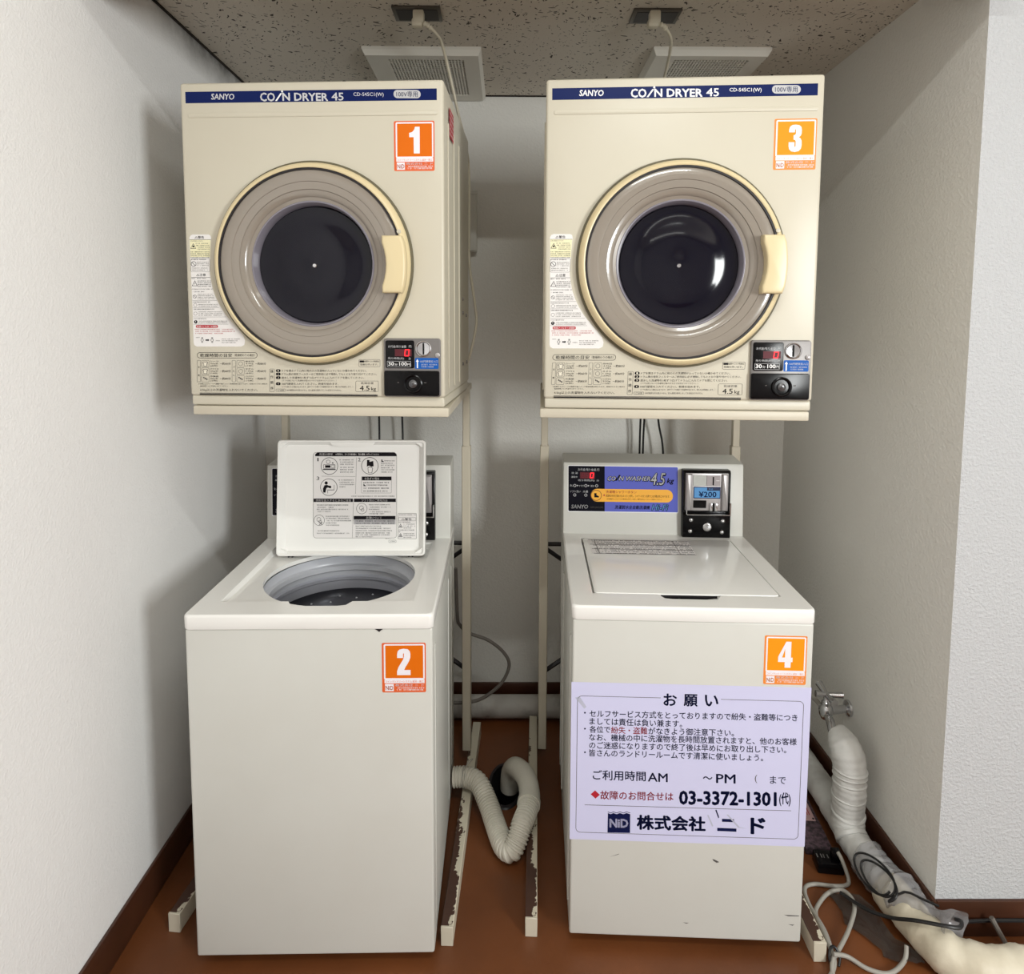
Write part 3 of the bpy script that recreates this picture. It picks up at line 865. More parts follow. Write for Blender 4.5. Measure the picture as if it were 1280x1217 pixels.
dryer_a = make_dryer()
dryer_b = dup_tree(dryer_a, (D_POS[1][0][0], D_POS[1][0][1], ZD), D_POS[1][1],
                   'cream coin dryer with amber sticker 3, on the right stand above the closed washer')
sticker(dryer_a, '1', (0.1722, 0.2558, 0.4885, 0.5885), dplace, ORD, ORB)
sticker(dryer_b, '3', (0.1795, 0.2625, 0.4857, 0.5850), dplace, ORL, ORB2)
for o in (dryer_a, dryer_b): o['group'] = 'coin dryers on stands'

# ------------------------------------------------------------------ dryer stands
def make_stand(idx):
    (x, y), rz = D_POS[idx]
    sgn = 1 if idx == 0 else -1           # inner side of the pair is +x for the left stand
    lab = ('cream steel stand with rusty feet carrying the left dryer over the open washer',
           'cream steel stand with rusty feet carrying the right dryer over the closed washer')[idx]
    t = thing('dryer_stand', lab, 'stand', (x, y, 0), rz, 'steel dryer stands')
    off = 0.0065 * sgn
    m = MB()
    x0, x1 = -0.2765 + off, 0.2765 + off
    b0, b1 = (-0.3255, 0.2635) if idx == 0 else (-0.2930, 0.3200)     # the frame runs a little askew to the back posts
    za, zb = ZD - 0.0205, ZD - 0.001
    yl, yr = (0.612, 0.612) if idx == 0 else (0.625, 0.662)
    m.box(x0, x1, -0.001, 0.018, za, zb, STAND, 0.003, 2)
    m.prism([(x0, 0.016), (x0 + 0.02, 0.016), (b0 + 0.02, yl), (b0, yl)], 2, za, zb, STAND, 0.002, 1)
    m.prism([(x1 - 0.02, 0.016), (x1, 0.016), (b1, yr), (b1 - 0.02, yr)], 2, za, zb, STAND, 0.002, 1)
    m.prism([(b0 + 0.02, yl - 0.03), (b1 - 0.02, yr - 0.03), (b1 - 0.02, yr), (b0 + 0.02, yl)], 2, za, zb, STAND, 0.002, 1)
    m.prism([(x0 + 0.015, 0.012), (x1 - 0.015, 0.012), (b1 - 0.015, 0.58), (b0 + 0.015, 0.58)], 2, ZD - 0.004, ZD - 0.0005, STAND)
    m.build('tray', t)
    Z0, Z1, ZJ = 0.045, ZD - 0.02, 1.02
    yp = 0.595
    for s in (-1, 1):
        px = {(-1, 0): -0.312, (1, 0): 0.249, (-1, 1): -0.279, (1, 1): 0.3055}[(s, idx)]
        yp = {(-1, 0): 0.595, (1, 0): 0.595, (-1, 1): 0.607, (1, 1): 0.645}[(s, idx)]
        m = MB().box(px - 0.0135, px + 0.0135, yp - 0.013, yp + 0.013, Z0, ZJ, STAND, 0.002, 1)
        p = m.build('lower_post', t)
        MB().box(px - 0.0105, px + 0.0105, yp - 0.0105, yp + 0.0105, ZJ - 0.01, Z1, STAND, 0.002, 1).build('upper_post', t)
    # feet: long box-section rails, the outer ones splayed
    rails = {0: [((-0.350, -0.013), (-0.312, 0.75)), ((0.2765, -0.013), (0.267, 0.735))],
             1: [((-0.294, 0.010), (-0.312, 0.77)), ((0.3380, -0.006), (0.305, 0.72))]}[idx]
    for a, b in rails:
        L = math.hypot(b[0] - a[0], b[1] - a[1]); ang = math.atan2(-(b[0] - a[0]), b[1] - a[1])
        o = MB().box(-0.0135, 0.0135, 0, L, 0, 0.045, CHIP, 0.0015, 1).build('foot_rail', t)
        o.location = (a[0], a[1], 0); o.rotation_euler = (0, 0, ang)
        o['label'] = 'cream paint chipped to brown rust'
        c = MB().box(-0.0138, 0.0138, -0.002, 0.003, 0.0, 0.0455, STAND, 0.001, 1).build('end_cap', o)
    # black cross braces at the back
    pa, pb = (-0.312, 0.249) if idx == 0 else (-0.279, 0.3055)
    ya, yb = (0.635, 0.635) if idx == 0 else (0.632, 0.668)
    for (za, zb) in ((0.70, 0.70), (0.69, 0.28), (0.28, 0.69)):
        MB().tube([(pa, ya, za), (pb, yb, zb)], 0.007, RUBBER, 6, sub=1).build('brace', t)
    return t
make_stand(0); make_stand(1)

# ------------------------------------------------------------------ washing machines
WZ, WB = 0.788, 0.757
def cons_y(v): return 0.482 + (v - 0.788) * 0.0735
def wplace(u, v, o): return (u, -o + 0.003, v)
def cplace(u, v, o): return (u, cons_y(v) - o, v)

def make_washer(i):
    (x, y), rz = W_POS[i]
    lab = ('ivory top-loading coin washer with its lid open and orange sticker 2',
           'ivory top-loading coin washer with closed lid, notice sheet and amber sticker 4')[i]
    t = thing('washing_machine', lab, 'washing machine', (x, y, 0), rz, 'coin washers')
    # body shell: open top
    m = MB()
    bx, by0, by1 = 0.2555, 0.003, 0.600
    m.box(-bx, bx, by0, by0 + 0.02, 0.026, WB, IVORY, 0.005, 3)
    m.box(-bx, -bx + 0.02, by0 + 0.004, by1, 0.026, WB, IVORY, 0.004, 2)
    m.box(bx - 0.02, bx, by0 + 0.004, by1, 0.026, WB, IVORY, 0.004, 2)
    m.box(-bx, bx, by1 - 0.02, by1, 0.026, WB, IVORY, 0.004, 2)
    m.box(-bx + 0.01, bx - 0.01, by0 + 0.01, by1 - 0.01, 0.026, 0.04, IVORY)
    for sx in (-1, 1):
        for yy in (0.045, 0.40, 0.50):
            m.box(sx * (bx - 0.001), sx * (bx + 0.0016), yy, yy + 0.012, 0.07, 0.70, IVORY, 0.0012, 1)
    m.build('cabinet', t)
    m = MB()
    for sx in (-0.195, 0.195):
        for yy in (0.06, 0.54):
            m.lathe([(0.022, 0.0), (0.022, 0.02), (0.014, 0.027)], (sx, yy, 0), 2, RUBBER, 16, cap0=True)
    m.box(-0.17, 0.17, 0.055, 0.52, 0.006, 0.027, RUBBER)
    m.build('base', t)
    # top cover with lid opening
    W, DY = 0.2582, 0.600
    bm = bmesh.new()
    out = rrect(-W, W, 0.0, DY, 0.012, 3)
    rec = [(-0.2085, 0.066), (-0.062, 0.066), (-0.050, 0.043), (0.064, 0.043), (0.076, 0.066), (0.2085, 0.066), (0.2085, 0.443), (-0.2085, 0.443)]
    vo = [bm.verts.new((u, v, WZ)) for u, v in out]; eo = [bm.edges.new((vo[k], vo[(k + 1) % len(vo)])) for k in range(len(vo))]
    vi = [bm.verts.new((u, v, WZ)) for u, v in rec]; ei = [bm.edges.new((vi[k], vi[(k + 1) % len(vi)])) for k in range(len(vi))]
    bmesh.ops.triangle_fill(bm, edges=eo + ei, use_beauty=True)
    for f in bm.faces:
        f.normal_update()
        if f.normal.z < 0: f.normal_flip()
    m = MB(); m.from_bm(bm, DECKM)
    # rounded rim and skirt
    n = len(out)
    rings = [(0.0, WZ), (0.0, WZ)]
    prof = [(-0.0, WZ), (0.0022, WZ - 0.0008), (0.0036, WZ - 0.0028), (0.004, WZ - 0.006), (0.004, WB + 0.002), (0.003, WB), (-0.004, WB)]
    vs = []; fs = []
    cen = Vector((0, DY / 2))
    for o_, z in prof:
        for (u, v) in out:
            su = (1 if u > 0 else -1) * o_; sv = (1 if v > DY / 2 else -1) * o_
            vs.append((u + su - (0.004 if u > 0 else -0.004) * 1.0, v + sv + (0.004 if v < DY / 2 else -0.004), z))
    # deck was drawn to the outer line; rim rings start 4 mm inside and roll outward
    for k in range(len(prof) - 1):
        for q in range(n):
            fs.append((k * n + q, k * n + (q + 1) % n, (k + 1) * n + (q + 1) % n, (k + 1) * n + q))
    for idx_ in range(len(m.v)):
        u, v, z = m.v[idx_]
        if abs(abs(u) - W) < 0.013 and abs(u) > 0.215 or v < 0.013 or v > DY - 0.013:
            m.v[idx_] = (u - (0.004 if u > 0 else -0.004), v + (0.004 if v < DY / 2 else -0.004), z)
    m.add(vs, fs, DECKM, True)
    # recess walls and floor; the floor falls gently to the back
    def zf(v): return WZ - 0.011 - 0.006 * (v - 0.066) / 0.377
    n = len(rec)
    vs = [(u, v, WZ) for u, v in rec] + [(u * (0.985 if abs(u) > 0.1 else 1), v + (0.002 if v < 0.2 else -0.003), zf(max(v, 0.066))) for u, v in rec]
    m.add(vs, [(q, n + q, n + (q + 1) % n, (q + 1) % n) for q in range(n)], DECKM)
    hc, hr, N = (0.008, 0.243), 0.1785, 64
    bm = bmesh.new()
    lo = vs[n:]
    hole = []
    for k in range(N):
        a = 2 * PI * k / N
        u, v = hc[0] + hr * math.cos(a), hc[1] + hr * math.sin(a)
        v = max(v, 0.0665) if not (-0.05 < u < 0.064) else v
        hole.append((u, v))
    rect_lo = [(-0.2055, 0.0645), (0.2055, 0.0645), (0.2055, 0.440), (-0.2055, 0.440)]
    va = [bm.verts.new((u, v, zf(v))) for u, v in rect_lo]; ea = [bm.edges.new((va[k], va[(k + 1) % 4])) for k in range(4)]
    hole = [(u, max(v, 0.0665)) for u, v in hole]
    vb = [bm.verts.new((u, v, zf(v))) for u, v in hole]; eb = [bm.edges.new((vb[k], vb[(k + 1) % N])) for k in range(N)]
    bmesh.ops.triangle_fill(bm, edges=ea + eb, use_beauty=True)
    for f in bm.faces:
        f.normal_update()
        if f.normal.z < 0: f.normal_flip()
    m.from_bm(bm, DECKM)
    vs = [(u, v, zf(v)) for u, v in hole] + [(u, v, zf(v) - 0.010) for u, v in hole]
    m.add(vs, [(q, q + N, (q + 1) % N + N, (q + 1) % N) for q in range(N)], DECKM, True)
    m.build('top_cover', t)
    # tub: collar, drum, dark disc in place of the drum's shade
    c = (hc[0], hc[1], 0)
    m = MB(); m.lathe([(0.1795, WZ - 0.028), (0.182, WZ - 0.045), (0.180, WZ - 0.050), (0.170, WZ - 0.052), (0.170, WZ - 0.064), (0.176, WZ - 0.068), (0.178, WZ - 0.078), (0.1785, WZ - 0.082)], c, 2, TUBG, 64)
    tub = m.build('tub', t)
    m = MB(); m.lathe([(0.1785, WZ - 0.080), (0.1730, WZ - 0.084), (0.1735, WZ - 0.092), (0.178, WZ - 0.095), (0.180, WZ - 0.15), (0.178, WZ - 0.19), (0.165, WZ - 0.20)], c, 2, TUBD, 64)
    m.build('drum', tub)
    m = MB(); m.lathe([(0.1795, WZ - 0.118), (0.165, WZ - 0.128), (0.12, WZ - 0.124), (0.06, WZ - 0.118), (0.03, WZ - 0.112), (0.0001, WZ - 0.110)], c, 2, PULSHADE, 64)  # raised dark disc stands in for the shade down in the drum
    for k in range(26):
        a = 0.25 + (k * 2.399) % (2 * PI); r = 0.07 + 0.092 * (k / 26) ** 0.6
        zz = WZ - 0.1185 - 0.008 * max(0, (r - 0.06) / 0.1)
        m.lathe([(0.0028, 0.0), (0.0022, 0.0018), (0.0001, 0.0024)], (c[0] + r * math.cos(a), c[1] + r * math.sin(a), zz), 2, TUBG, 8)  # pale studs stand in for glints of the drum holes
    m.build('pulsator_shade', tub)
    # console
    CW = 0.2568
    m = MB()
    prof = [(0.48193, WZ - 0.001), (0.49648, 0.985), (0.500, 0.9915), (0.506, 0.993), (0.598, 1.000), (0.606, 0.992), (0.606, WZ - 0.001)]
    m.prism(prof, 0, -CW, CW, IVORY, 0.003, 2)
    m.box(-CW, CW, 0.58, 0.606, 0.5, WZ, IVORY)
    cons = m.build('console', t)
    make_console_print(cons)
    make_coin_box(cons)
    # sticker
    if i == 0:
        sticker(t, '2', (0.1497, 0.2412, 0.6182, 0.7258), wplace, ORD, ORB)
        make_open_lid(t)
    else:
        sticker(t, '4', (0.1525, 0.2424, 0.6211, 0.7293), wplace, ORL, ORB2)
        make_closed_lid(t)
        make_notice(t)
        for q in ([(710, 116), (722, 120), (740, 130), (728, 133), (714, 124)], [(1012, 352), (1075, 355), (1076, 358), (1030, 358)], [(1030, 392), (1056, 394), (1048, 398)], [(586, 384), (612, 386), (600, 389)], [(276, 108), (318, 94), (314, 98)]):
            d = Decal(crop(H_NOTICE, 680, 1040, 3.368), wplace); d.poly(q, INKG, 0); d.build('scuff_mark', t)
    return t

def make_console_print(cons):
    d = Decal(crop(H_CONS, 690, 560, 4.923), cplace)
    pts = rrect(101, 775, 109, 394, 6)
    e = crop(H_CONS, 690, 560, 4.923)
    def skew(x, y): return e(x, y + (x - 101) / 674 * 9)        # the scan leans a little
    d.conv = skew
    d.rect(97, 104, 778, 391, WHITEP, 0, r=8)
    d.rect(101, 108, 774, 386, PERI, 1, r=6)
    d.poly([(101, 114), (106, 108), (324, 108), (324, 386), (106, 386), (101, 380)], mat('panel_black', (9, 9, 22), 0.35, spec=0.12), 2)
    d.text('お代金/残り金額 円', 160, 122, 290, 138, GREYPR, 3)
    d.rect(172, 146, 264, 186, LEDBG, 3)
    for x in (184, 208): seven(d, x, 152, x + 14, 180, 3, mat('led_off', (120, 16, 34), 0.4), 4, 'abcdefg')
    seven(d, 236, 150, 254, 180, 4.5, LED, 5)
    d.text('洗 濯', 120, 146, 158, 158, GREYPR, 3); d.text('運転中', 118, 170, 156, 182, GREYPR, 3)
    d.text('残り時間(約)  分', 160, 190, 290, 204, GREYPR, 3)
    d.text('洗い', 110, 222, 130, 236, GREYPR, 3); d.text('すすぎ', 166, 224, 196, 236, GREYPR, 3); d.text('脱水', 238, 224, 262, 236, GREYPR, 3)
    for x in (140, 208, 275): d.ring(x, 229, 9, 3, GREYPR, 3, 16)
    d.poly([(152, 224), (164, 229), (152, 234)], GREYPR, 3); d.poly([(220, 224), (232, 229), (220, 234)], GREYPR, 3)
    d.text('ソフト洗い', 110, 258, 176, 272, GREYPR, 3); d.text('水量', 190, 258, 222, 272, GREYPR, 3)
    for x in (140, 208): d.ring(x, 287, 9, 3, GREYPR, 3, 16)
    d.text('SANYO', 118, 346, 222, 370, GREYPR, 3, bold=0.03, shear=0.15)
    d.text('ASW-J45C(W)', 236, 356, 314, 368, INKG, 3)
    # title with a dark outline and a white face
    for (s, a, b, c_, d_, bo) in (('CO', 342, 170, 392, 196, .02), ('N WASHER', 412, 168, 604, 194, .02)):
        d.text(s, a - 3, b - 3, c_ + 5, d_ + 5, INK, 3, bold=0.08, shear=0.25); d.text(s, a, b, c_, d_, GREYPR, 4, bold=0.0, shear=0.25)
    d.poly([(390, 196), (412, 160), (422, 160), (400, 196)], INK, 3)
    d.text('4.5', 604, 142, 703, 225, INK, 3, bold=0.08, shear=0.25); d.text('4.5', 608, 145, 697, 219, WHITEP, 4, bold=0.005, shear=0.25)
    d.text('kg', 706, 176, 752, 216, INK, 3, bold=0.03, shear=0.25)
    d.rect(240, 247, 744, 326, AMBER, 3, r=38)
    d.ring(272, 287, 34, 4, mat('panel_amber_dark', (150, 92, 20), 0.4), 4, 30)
    d.poly([(260, 274), (274, 274), (274, 286), (288, 292), (288, 300), (260, 300)], INK, 4)
    d.text('洗濯槽シャワーボタン', 332, 256, 520, 274, REDP, 4, bold=0.01)
    d.poly([(312, 286), (324, 279), (324, 293)], REDP, 4)
    d.text('洗濯物が片寄り脱水が止まったとき押し、シャワーボタンを押すと水が槽全体にかかります。', 330, 281, 724, 297, INK, 4)
    d.text('(洗濯槽がよごれている場合はボタンを押し 槽内を流してからご使用ください)', 336, 304, 674, 314, INK, 4)
    d.text('洗濯脱水全自動洗濯機', 386, 346, 602, 370, INK, 3, bold=0.02, shear=0.2)
    d.text('Hi-Fi', 610, 336, 718, 378, INK, 3, bold=0.08, shear=0.25); d.text('Hi-Fi', 613, 339, 714, 374, SKY, 4, bold=0.0, shear=0.25)
    d.build('control_panel', cons)

def make_coin_box(cons):
    x0, x1 = 0.0800, 0.2145
    y_b = 0.4935
    # black housing: lower drawer stands proud, upper part follows the console slope
    m = MB()
    sec = [(0.500, 0.783), (0.466, 0.783), (0.462, 0.790), (0.463, 0.852), (0.470, 0.858), (0.470, 0.972), (0.475, 0.979), (0.500, 0.979)]
    m.prism(sec, 0, x0, x1, BLACKP, 0.003, 2)
    box = m.build('coin_box', cons)
    E = crop(H_CONS, 820, 570, 10.667)
    yf = 0.470
    def cv(x, y):      # drawing 345..985 x 172..1090 -> face of the box
        return (x0 + (x - 340) / 645 * (x1 - x0), 0.979 + (y - 172) / 915 * (0.783 - 0.979))
    pl = lambda u, v, o: (u, yf - 0.004 - o, v)
    a = cv(372, 205); b = cv(945, 705)
    fp = MB().prism(rrect(a[0], b[0], b[1], a[1], 0.002), 1, yf + 0.001, yf - 0.004, STEELM, 0.0008)
    for xa, xb in ((372, 462), (850, 945)):
        q = cv(xa, 215)[0]; w = cv(xb, 215)[0]
        fp.prism(rrect(q + 0.001, w - 0.001, b[1] + 0.001, a[1] - 0.001, 0.002), 1, yf - 0.003, yf - 0.010, STEELM, 0.003, 3)
    face = fp.build('faceplate', box)
    a = cv(470, 228); b = cv(648, 372)
    MB().box(a[0], b[0], yf - 0.0055, yf - 0.0035, b[1], a[1], mat('pale_grey_plate', (188, 190, 186), 0.4), 0.0006, 1).build('blank_plate', face)
    a = cv(652, 230); b = cv(836, 372)
    sp = MB().box(a[0], b[0], yf - 0.0055, yf - 0.0035, b[1], a[1], mat('slot_plate_grey', (170, 162, 164), 0.4), 0.0006, 1)
    a = cv(731, 248); b = cv(748, 360)
    sp.box(a[0], b[0], yf - 0.0060, yf - 0.0050, b[1], a[1], BLACKP)
    a = cv(778, 296); b = cv(822, 302)
    sp.box(a[0], b[0], yf - 0.0060, yf - 0.0050, b[1], a[1], WHITEP)
    sp.build('slot_plate', face)
    d = Decal(cv, pl)
    d.rect(480, 384, 842, 540, NAVY, 0, r=8); d.rect(490, 394, 832, 530, SKY, 1, r=4)
    d.rect(660, 392, 836, 434, mat('price_dark_blue', (22, 40, 78), 0.4), 2, r=4)
    d.text('料金', 684, 402, 740, 424, SKY, 3)
    d.text('¥200', 550, 446, 788, 522, NAVY, 2, bold=0.02)
    o = d.build('price_label', face); o['label'] = 'sky-blue price label reading ¥200'
    a = cv(480, 566); b = cv(654, 668)
    MB().box(a[0], b[0], yf - 0.0065, yf - 0.0035, b[1], a[1], BLACKP, 0.001, 1).build('return_cup', face)
    a = cv(696, 600); b = cv(806, 705)
    m = MB().box(a[0], a[0] + 0.0085, yf - 0.010, yf - 0.0035, b[1], a[1], CHROME, 0.002, 2)
    m.box(b[0] - 0.0095, b[0], yf - 0.010, yf - 0.0035, b[1], a[1], CHROME, 0.002, 2)
    m.box(a[0] + 0.0085, b[0] - 0.0095, yf - 0.006, yf - 0.0035, b[1], a[1], BLACKP)
    m.build('return_lever', face)
    # bright bracket lip below the faceplate
    a = cv(378, 745)
    lp = MB().box(cv(388, 0)[0], cv(978, 0)[0], yf - 0.016, yf - 0.004, cv(0, 756)[1], cv(0, 742)[1], CHROME, 0.001, 1)
    for xa, xb, yt in ((378, 392, 660), (960, 978, 590)):
        lp.box(cv(xa, 0)[0], cv(xb, 0)[0], yf - 0.014, yf - 0.004, cv(0, 748)[1], cv(0, yt)[1], CHROME, 0.0008, 1)
    lp.build('bracket', box)
    for (sx, sy) in ((450, 824), (876, 832), (443, 975), (868, 983)):
        u, v = cv(sx, sy)
        MB().lathe([(0.0066, -0.001), (0.0062, -0.004), (0.0040, -0.0062), (0.0001, -0.007)], (u, 0.4635, v), 1, CHROME, 24).build('screw', box)
    u, v = cv(667, 917)
    m = MB().lathe([(0.0120, -0.0005), (0.0118, -0.005), (0.0100, -0.0062), (0.0055, -0.0058), (0.0050, -0.0070), (0.0001, -0.0072)], (u, 0.4635, v), 1, CHROME, 32)
    m.box(u - 0.0005, u + 0.003, 0.4635 - 0.0076, 0.4635 - 0.007, v - 0.0008, v + 0.0008, BLACKP)
    m.build('lock', box)

def make_open_lid(t):
    """lid stood up on its back hinge, hollow underside to the front; built flat in lid space then leaned"""
    lid_r = bpy.data.objects.new('lid', None)
    # plane frame: u across, s up the lid, n towards the front
    L, W = 0.303, 0.1945
    base = Vector((0.004, 0.385, 0.778)); top = Vector((0.004, 0.42, 1.080))
    up = (top - base).normalized(); xx = Vector((1, 0, 0)); nn = up.cross(xx) * -1      # nn to the front
    if nn.y > 0: nn = -nn
    def P(u, s, n): return base + xx * u + up * s + nn * n
    MT = Matrix.Translation(base) @ Matrix((xx, up, nn)).transposed().to_4x4()
    m = MB()
    outer = rrect(-W, W, 0, L, 0.010, 4); k = len(outer)
    rim = 0.0055
    inner = rrect(-W + rim, W - rim, rim, L - rim, 0.007, 4)
    inner2 = rrect(-W + rim + 0.012, W - rim - 0.012, rim + 0.004, L - rim - 0.008, 0.009, 4)
    DEP = 0.026
    R = [[P(u, s, -0.002) for u, s in rrect(-W + 0.004, W - 0.004, 0.004, L - 0.004, 0.008, 4)],
         [P(u, s, 0.003) for u, s in outer], [P(u, s, DEP - 0.0015) for u, s in outer],
         [P(u, s, DEP) for u, s in rrect(-W + 0.0015, W - 0.0015, 0.0015, L - 0.0015, 0.009, 4)],
         [P(u, s, DEP) for u, s in rrect(-W + rim - 0.001, W - rim + 0.001, rim - 0.001, L - rim + 0.001, 0.0075, 4)],
         [P(u, s, DEP - 0.002) for u, s in inner], [P(u, s, 0.006) for u, s in inner2], ]
    vs = [v for r in R for v in r]
    fs = [tuple(range(k))]
    for a in range(len(R) - 1):
        for q in range(k):
            fs.append((a * k + q, a * k + (q + 1) % k, (a + 1) * k + (q + 1) % k, (a + 1) * k + q))
    fs.append(tuple((len(R) - 1) * k + q for q in range(k)))
    m.add(vs, fs, DECKM, True)
    # finger-pull bulge at the top edge, corner gussets, hinge ears
    bul = [(-0.062, L - 0.001), (-0.052, L - 0.013), (-0.030, L - 0.0175), (0.036, L - 0.0175), (0.056, L - 0.013), (0.066, L - 0.001)]
    v0 = [P(u, s, DEP - 0.003) for u, s in bul]; v1 = [P(u, s, 0.005) for u, s in bul]; nb = len(bul)
    m.add(v0 + v1, [tuple(range(nb))] + [(q, q + nb, q + 1 + nb, q + 1) for q in range(nb - 1)], DECKM)
    for sx in (-1, 1):
        for ss, sg in ((0.0055, 1), (L - 0.0055, -1)):
            tri = [(sx * (W - rim), ss), (sx * (W - rim - 0.024), ss), (sx * (W - rim), ss + sg * 0.016)]
            a = [P(u, s, DEP - 0.006) for u, s in tri]; b = [P(u, s, 0.005) for u, s in tri]
            m.add(a + b, [(0, 1, 2), (0, 1, 4, 3), (1, 2, 5, 4), (0, 2, 5, 3)], DECKM)
    lid = m.build('lid', t)
    for u in (-0.162, 0.155):
        hm = MB()
        for q in (-0.005, 0.005):
            c = P(u + q, -0.004, 0.006)
            hm.box(c.x - 0.002, c.x + 0.002, c.y - 0.004, c.y + 0.005, c.z - 0.012, c.z + 0.006, RUBBER, 0.0008, 1)
        hm.build('hinge', lid)
    MB().box(0.006, 0.036, 0.388, 0.402, 0.766, 0.774, mat('latch_clear_grey', (176, 178, 182), 0.25), 0.003, 2).build('latch', t)
    MB().prism([(0.136, 0.7575), (0.154, 0.7575), (0.149, 0.7535), (0.145, 0.7500), (0.141, 0.7535)], 1, 0.0015, 0.0035, RUBBER).build('rubber_tab', t)
    # printed instructions on the underside
    e = crop(H_LID, 380, 555, 8.533)
    def conv(x, y):
        u, z = e(x, y)
        return (u - 0.004, (z - base.z) / up.z)
    d = Decal(conv, lambda u, s, o: P(u, s, 0.006 + o))
    d.rect(104, 84, 994, 996, LABELW, 0, r=34)
    d.frame(104, 84, 994, 996, 3, INKG, 1, r=34)
    d.poly([(126, 126), (128, 104), (150, 86), (966, 86), (990, 104), (992, 126)], INK, 2)
    d.text('洗濯の順序', 170, 94, 314, 118, LABELW, 3, bold=0.015)
    d.text('※洗濯物は、すべて洗濯物量に「衣の種類」を守ってください', 344, 96, 804, 114, LABELW, 3)
    for s, x, y in (('1', 150, 142), ('2', 582, 142), ('3', 142, 342)): d.text(s, x, y, x + (12 if s == '1' else 28), y + 38, INK, 2)
    for x, y in ((278, 230), (708, 228), (272, 455)): d.ring(x, y, 91, 5, INK, 2, 44)
    d.frame(214, 214, 340, 258, 4, INK, 2, r=5); d.rect(232, 222, 290, 248, INK, 3); d.rect(210, 262, 344, 272, INK, 2); d.ring(266, 186, 22, 4, INKG, 2, 16); d.poly([(304, 204), (312, 186), (324, 204)], INK, 2); d.frame(302, 218, 330, 250, 3, INKG, 3, r=3)
    d.poly([(678, 166), (704, 166), (704, 186), (744, 176), (748, 232), (724, 238), (700, 226), (676, 236)], INK, 2)
    d.poly([(684, 248), (700, 238), (724, 240), (740, 252), (732, 304), (690, 304)], INKG, 2); d.poly([(690, 252), (702, 244), (722, 245), (734, 255), (727, 300), (695, 300)], LABELW, 3)
    d.disc(244, 410, 17, INK, 2); d.poly([(226, 434), (254, 430), (296, 452), (296, 466), (262, 458), (246, 464), (236, 512), (212, 512), (210, 470)], INK, 2)
    d.disc(284, 452, 14, INK, 2, 16); d.line(258, 484, 330, 484, 6, INK, 2); d.line(328, 430, 328, 488, 4, INKG, 2); d.line(260, 484, 260, 520, 4, INKG, 2)
    for k, y in enumerate((160, 184, 208, 240, 264, 290)): d.scribble(382 + (k > 0) * 10, y, 540, 11, INK, 2, k)
    for k, y in enumerate((374, 398, 422, 446)): d.scribble(372 + 14 * (k > 0), y, 540 - (k == 3) * 90, 11, INK, 2, 20 + k)
    d.line(566, 140, 556, 526, 2.5, INKG, 2); d.line(196, 338, 552, 342, 2.5, INKG, 2)
    d.poly([(830, 160), (840, 160), (840, 174), (856, 180), (856, 186), (830, 186)], INK, 2)
    for k, y in enumerate((170, 196, 218, 244, 266, 290)): d.scribble(826 + 36 * (k == 0), y, 976 - 20 * (k % 2), 11, INK, 2, 30 + k)
    d.frame(618, 342, 938, 518, 2.5, INKG, 2, r=8)
    d.rect(624, 342, 938, 382, INK, 3); d.text('お急ぎの場合', 652, 350, 808, 376, LABELW, 4, bold=0.01)
    for k, y in enumerate((400, 428, 460, 490)): d.scribble(640 + 34 * (k == 1), y, 916 - 14 * (k % 2), 13, INK, 3, 40 + k)
    d.poly([(640, 420), (650, 420), (650, 432), (666, 438), (666, 444), (640, 444)], INK, 3)
    d.scribble(512, 546, 972, 11, INKG, 2, 50)
    d.rect(110, 576, 528, 612, INK, 2); d.text('洗剤を投入するときのご注意', 134, 582, 508, 608, LABELW, 3, bold=0.015)
    d.rect(540, 576, 984, 612, INK, 2); d.text('ソフト剤のご使用方法', 620, 582, 894, 608, LABELW, 3, bold=0.015)
    d.rect(536, 760, 980, 798, INK, 2); d.text('故障について', 668, 766, 834, 794, LABELW, 3, bold=0.015)
    d.rect(536, 800, 980, 850, mat('label_grey_band', (176, 174, 176), 0.5), 2)
    for k, y in enumerate((808, 832)): d.scribble(556, y, 960, 13, INK, 3, 60 + k)
    for k, y in enumerate((640, 664, 686, 708)): d.scribble(144 + 10 * (k % 2), y, 476 - 190 * (k == 3) - 160 * (k == 1), 11, INK, 2, 64 + k)
    for x, y, r in ((170, 806, 58), (622, 682, 58)): d.ring(x, y, r, 4, INKG, 2, 32); d.ring(x - 4, y - 8, 24, 4, INKG, 2, 9); d.ring(x + 8, y + 14, 18, 4, INKG, 2, 7)
    d.line(170, 824, 204, 856, 5, INK, 3); d.line(204, 824, 170, 856, 5, INK, 3)
    for k, y in enumerate((760, 782, 806, 830, 854)): d.scribble(240, y, (486, 490, 512, 376, 384)[k], 11, INK, 2, 70 + k)
    for k, y in enumerate((636, 662, 686, 712, 732)): d.scribble(696 + 14 * (k % 2), y, (924, 930, 816, 930, 862)[k], 11, INK, 2, 80 + k)
    for k, y in enumerate((864, 888, 912, 936, 956, 976)): d.scribble(556, y, (832, 936, 940, 920, 924, 746)[k], 11, INK, 2, 90 + k)
    for k, y in enumerate((914, 940)): d.scribble(144, y, (386, 494)[k], 11, INK, 2, 97 + k)
    d.line(534, 580, 522, 990, 2.5, INKG, 2)
    d.frame(908, 1016, 988, 1044, 2.5, INKG, 1, r=8); d.scribble(924, 1026, 974, 9, INKG, 1, 99)
    d.scribble(872, 998, 930, 8, INKG, 1, 98)
    d.build('instruction_sheet', lid)
    d = Decal(conv, lambda u, s, o: P(u, s, 0.006 + o))
    d.rect(1006, 732, 1204, 1004, LABELW, 0, r=8); d.frame(1006, 732, 1204, 1004, 3, INKG, 1, r=8)
    d.scribble(1020, 744, 1196, 10, INKG, 1, 1); d.frame(1012, 776, 1196, 812, 2, INKG, 1, r=6)
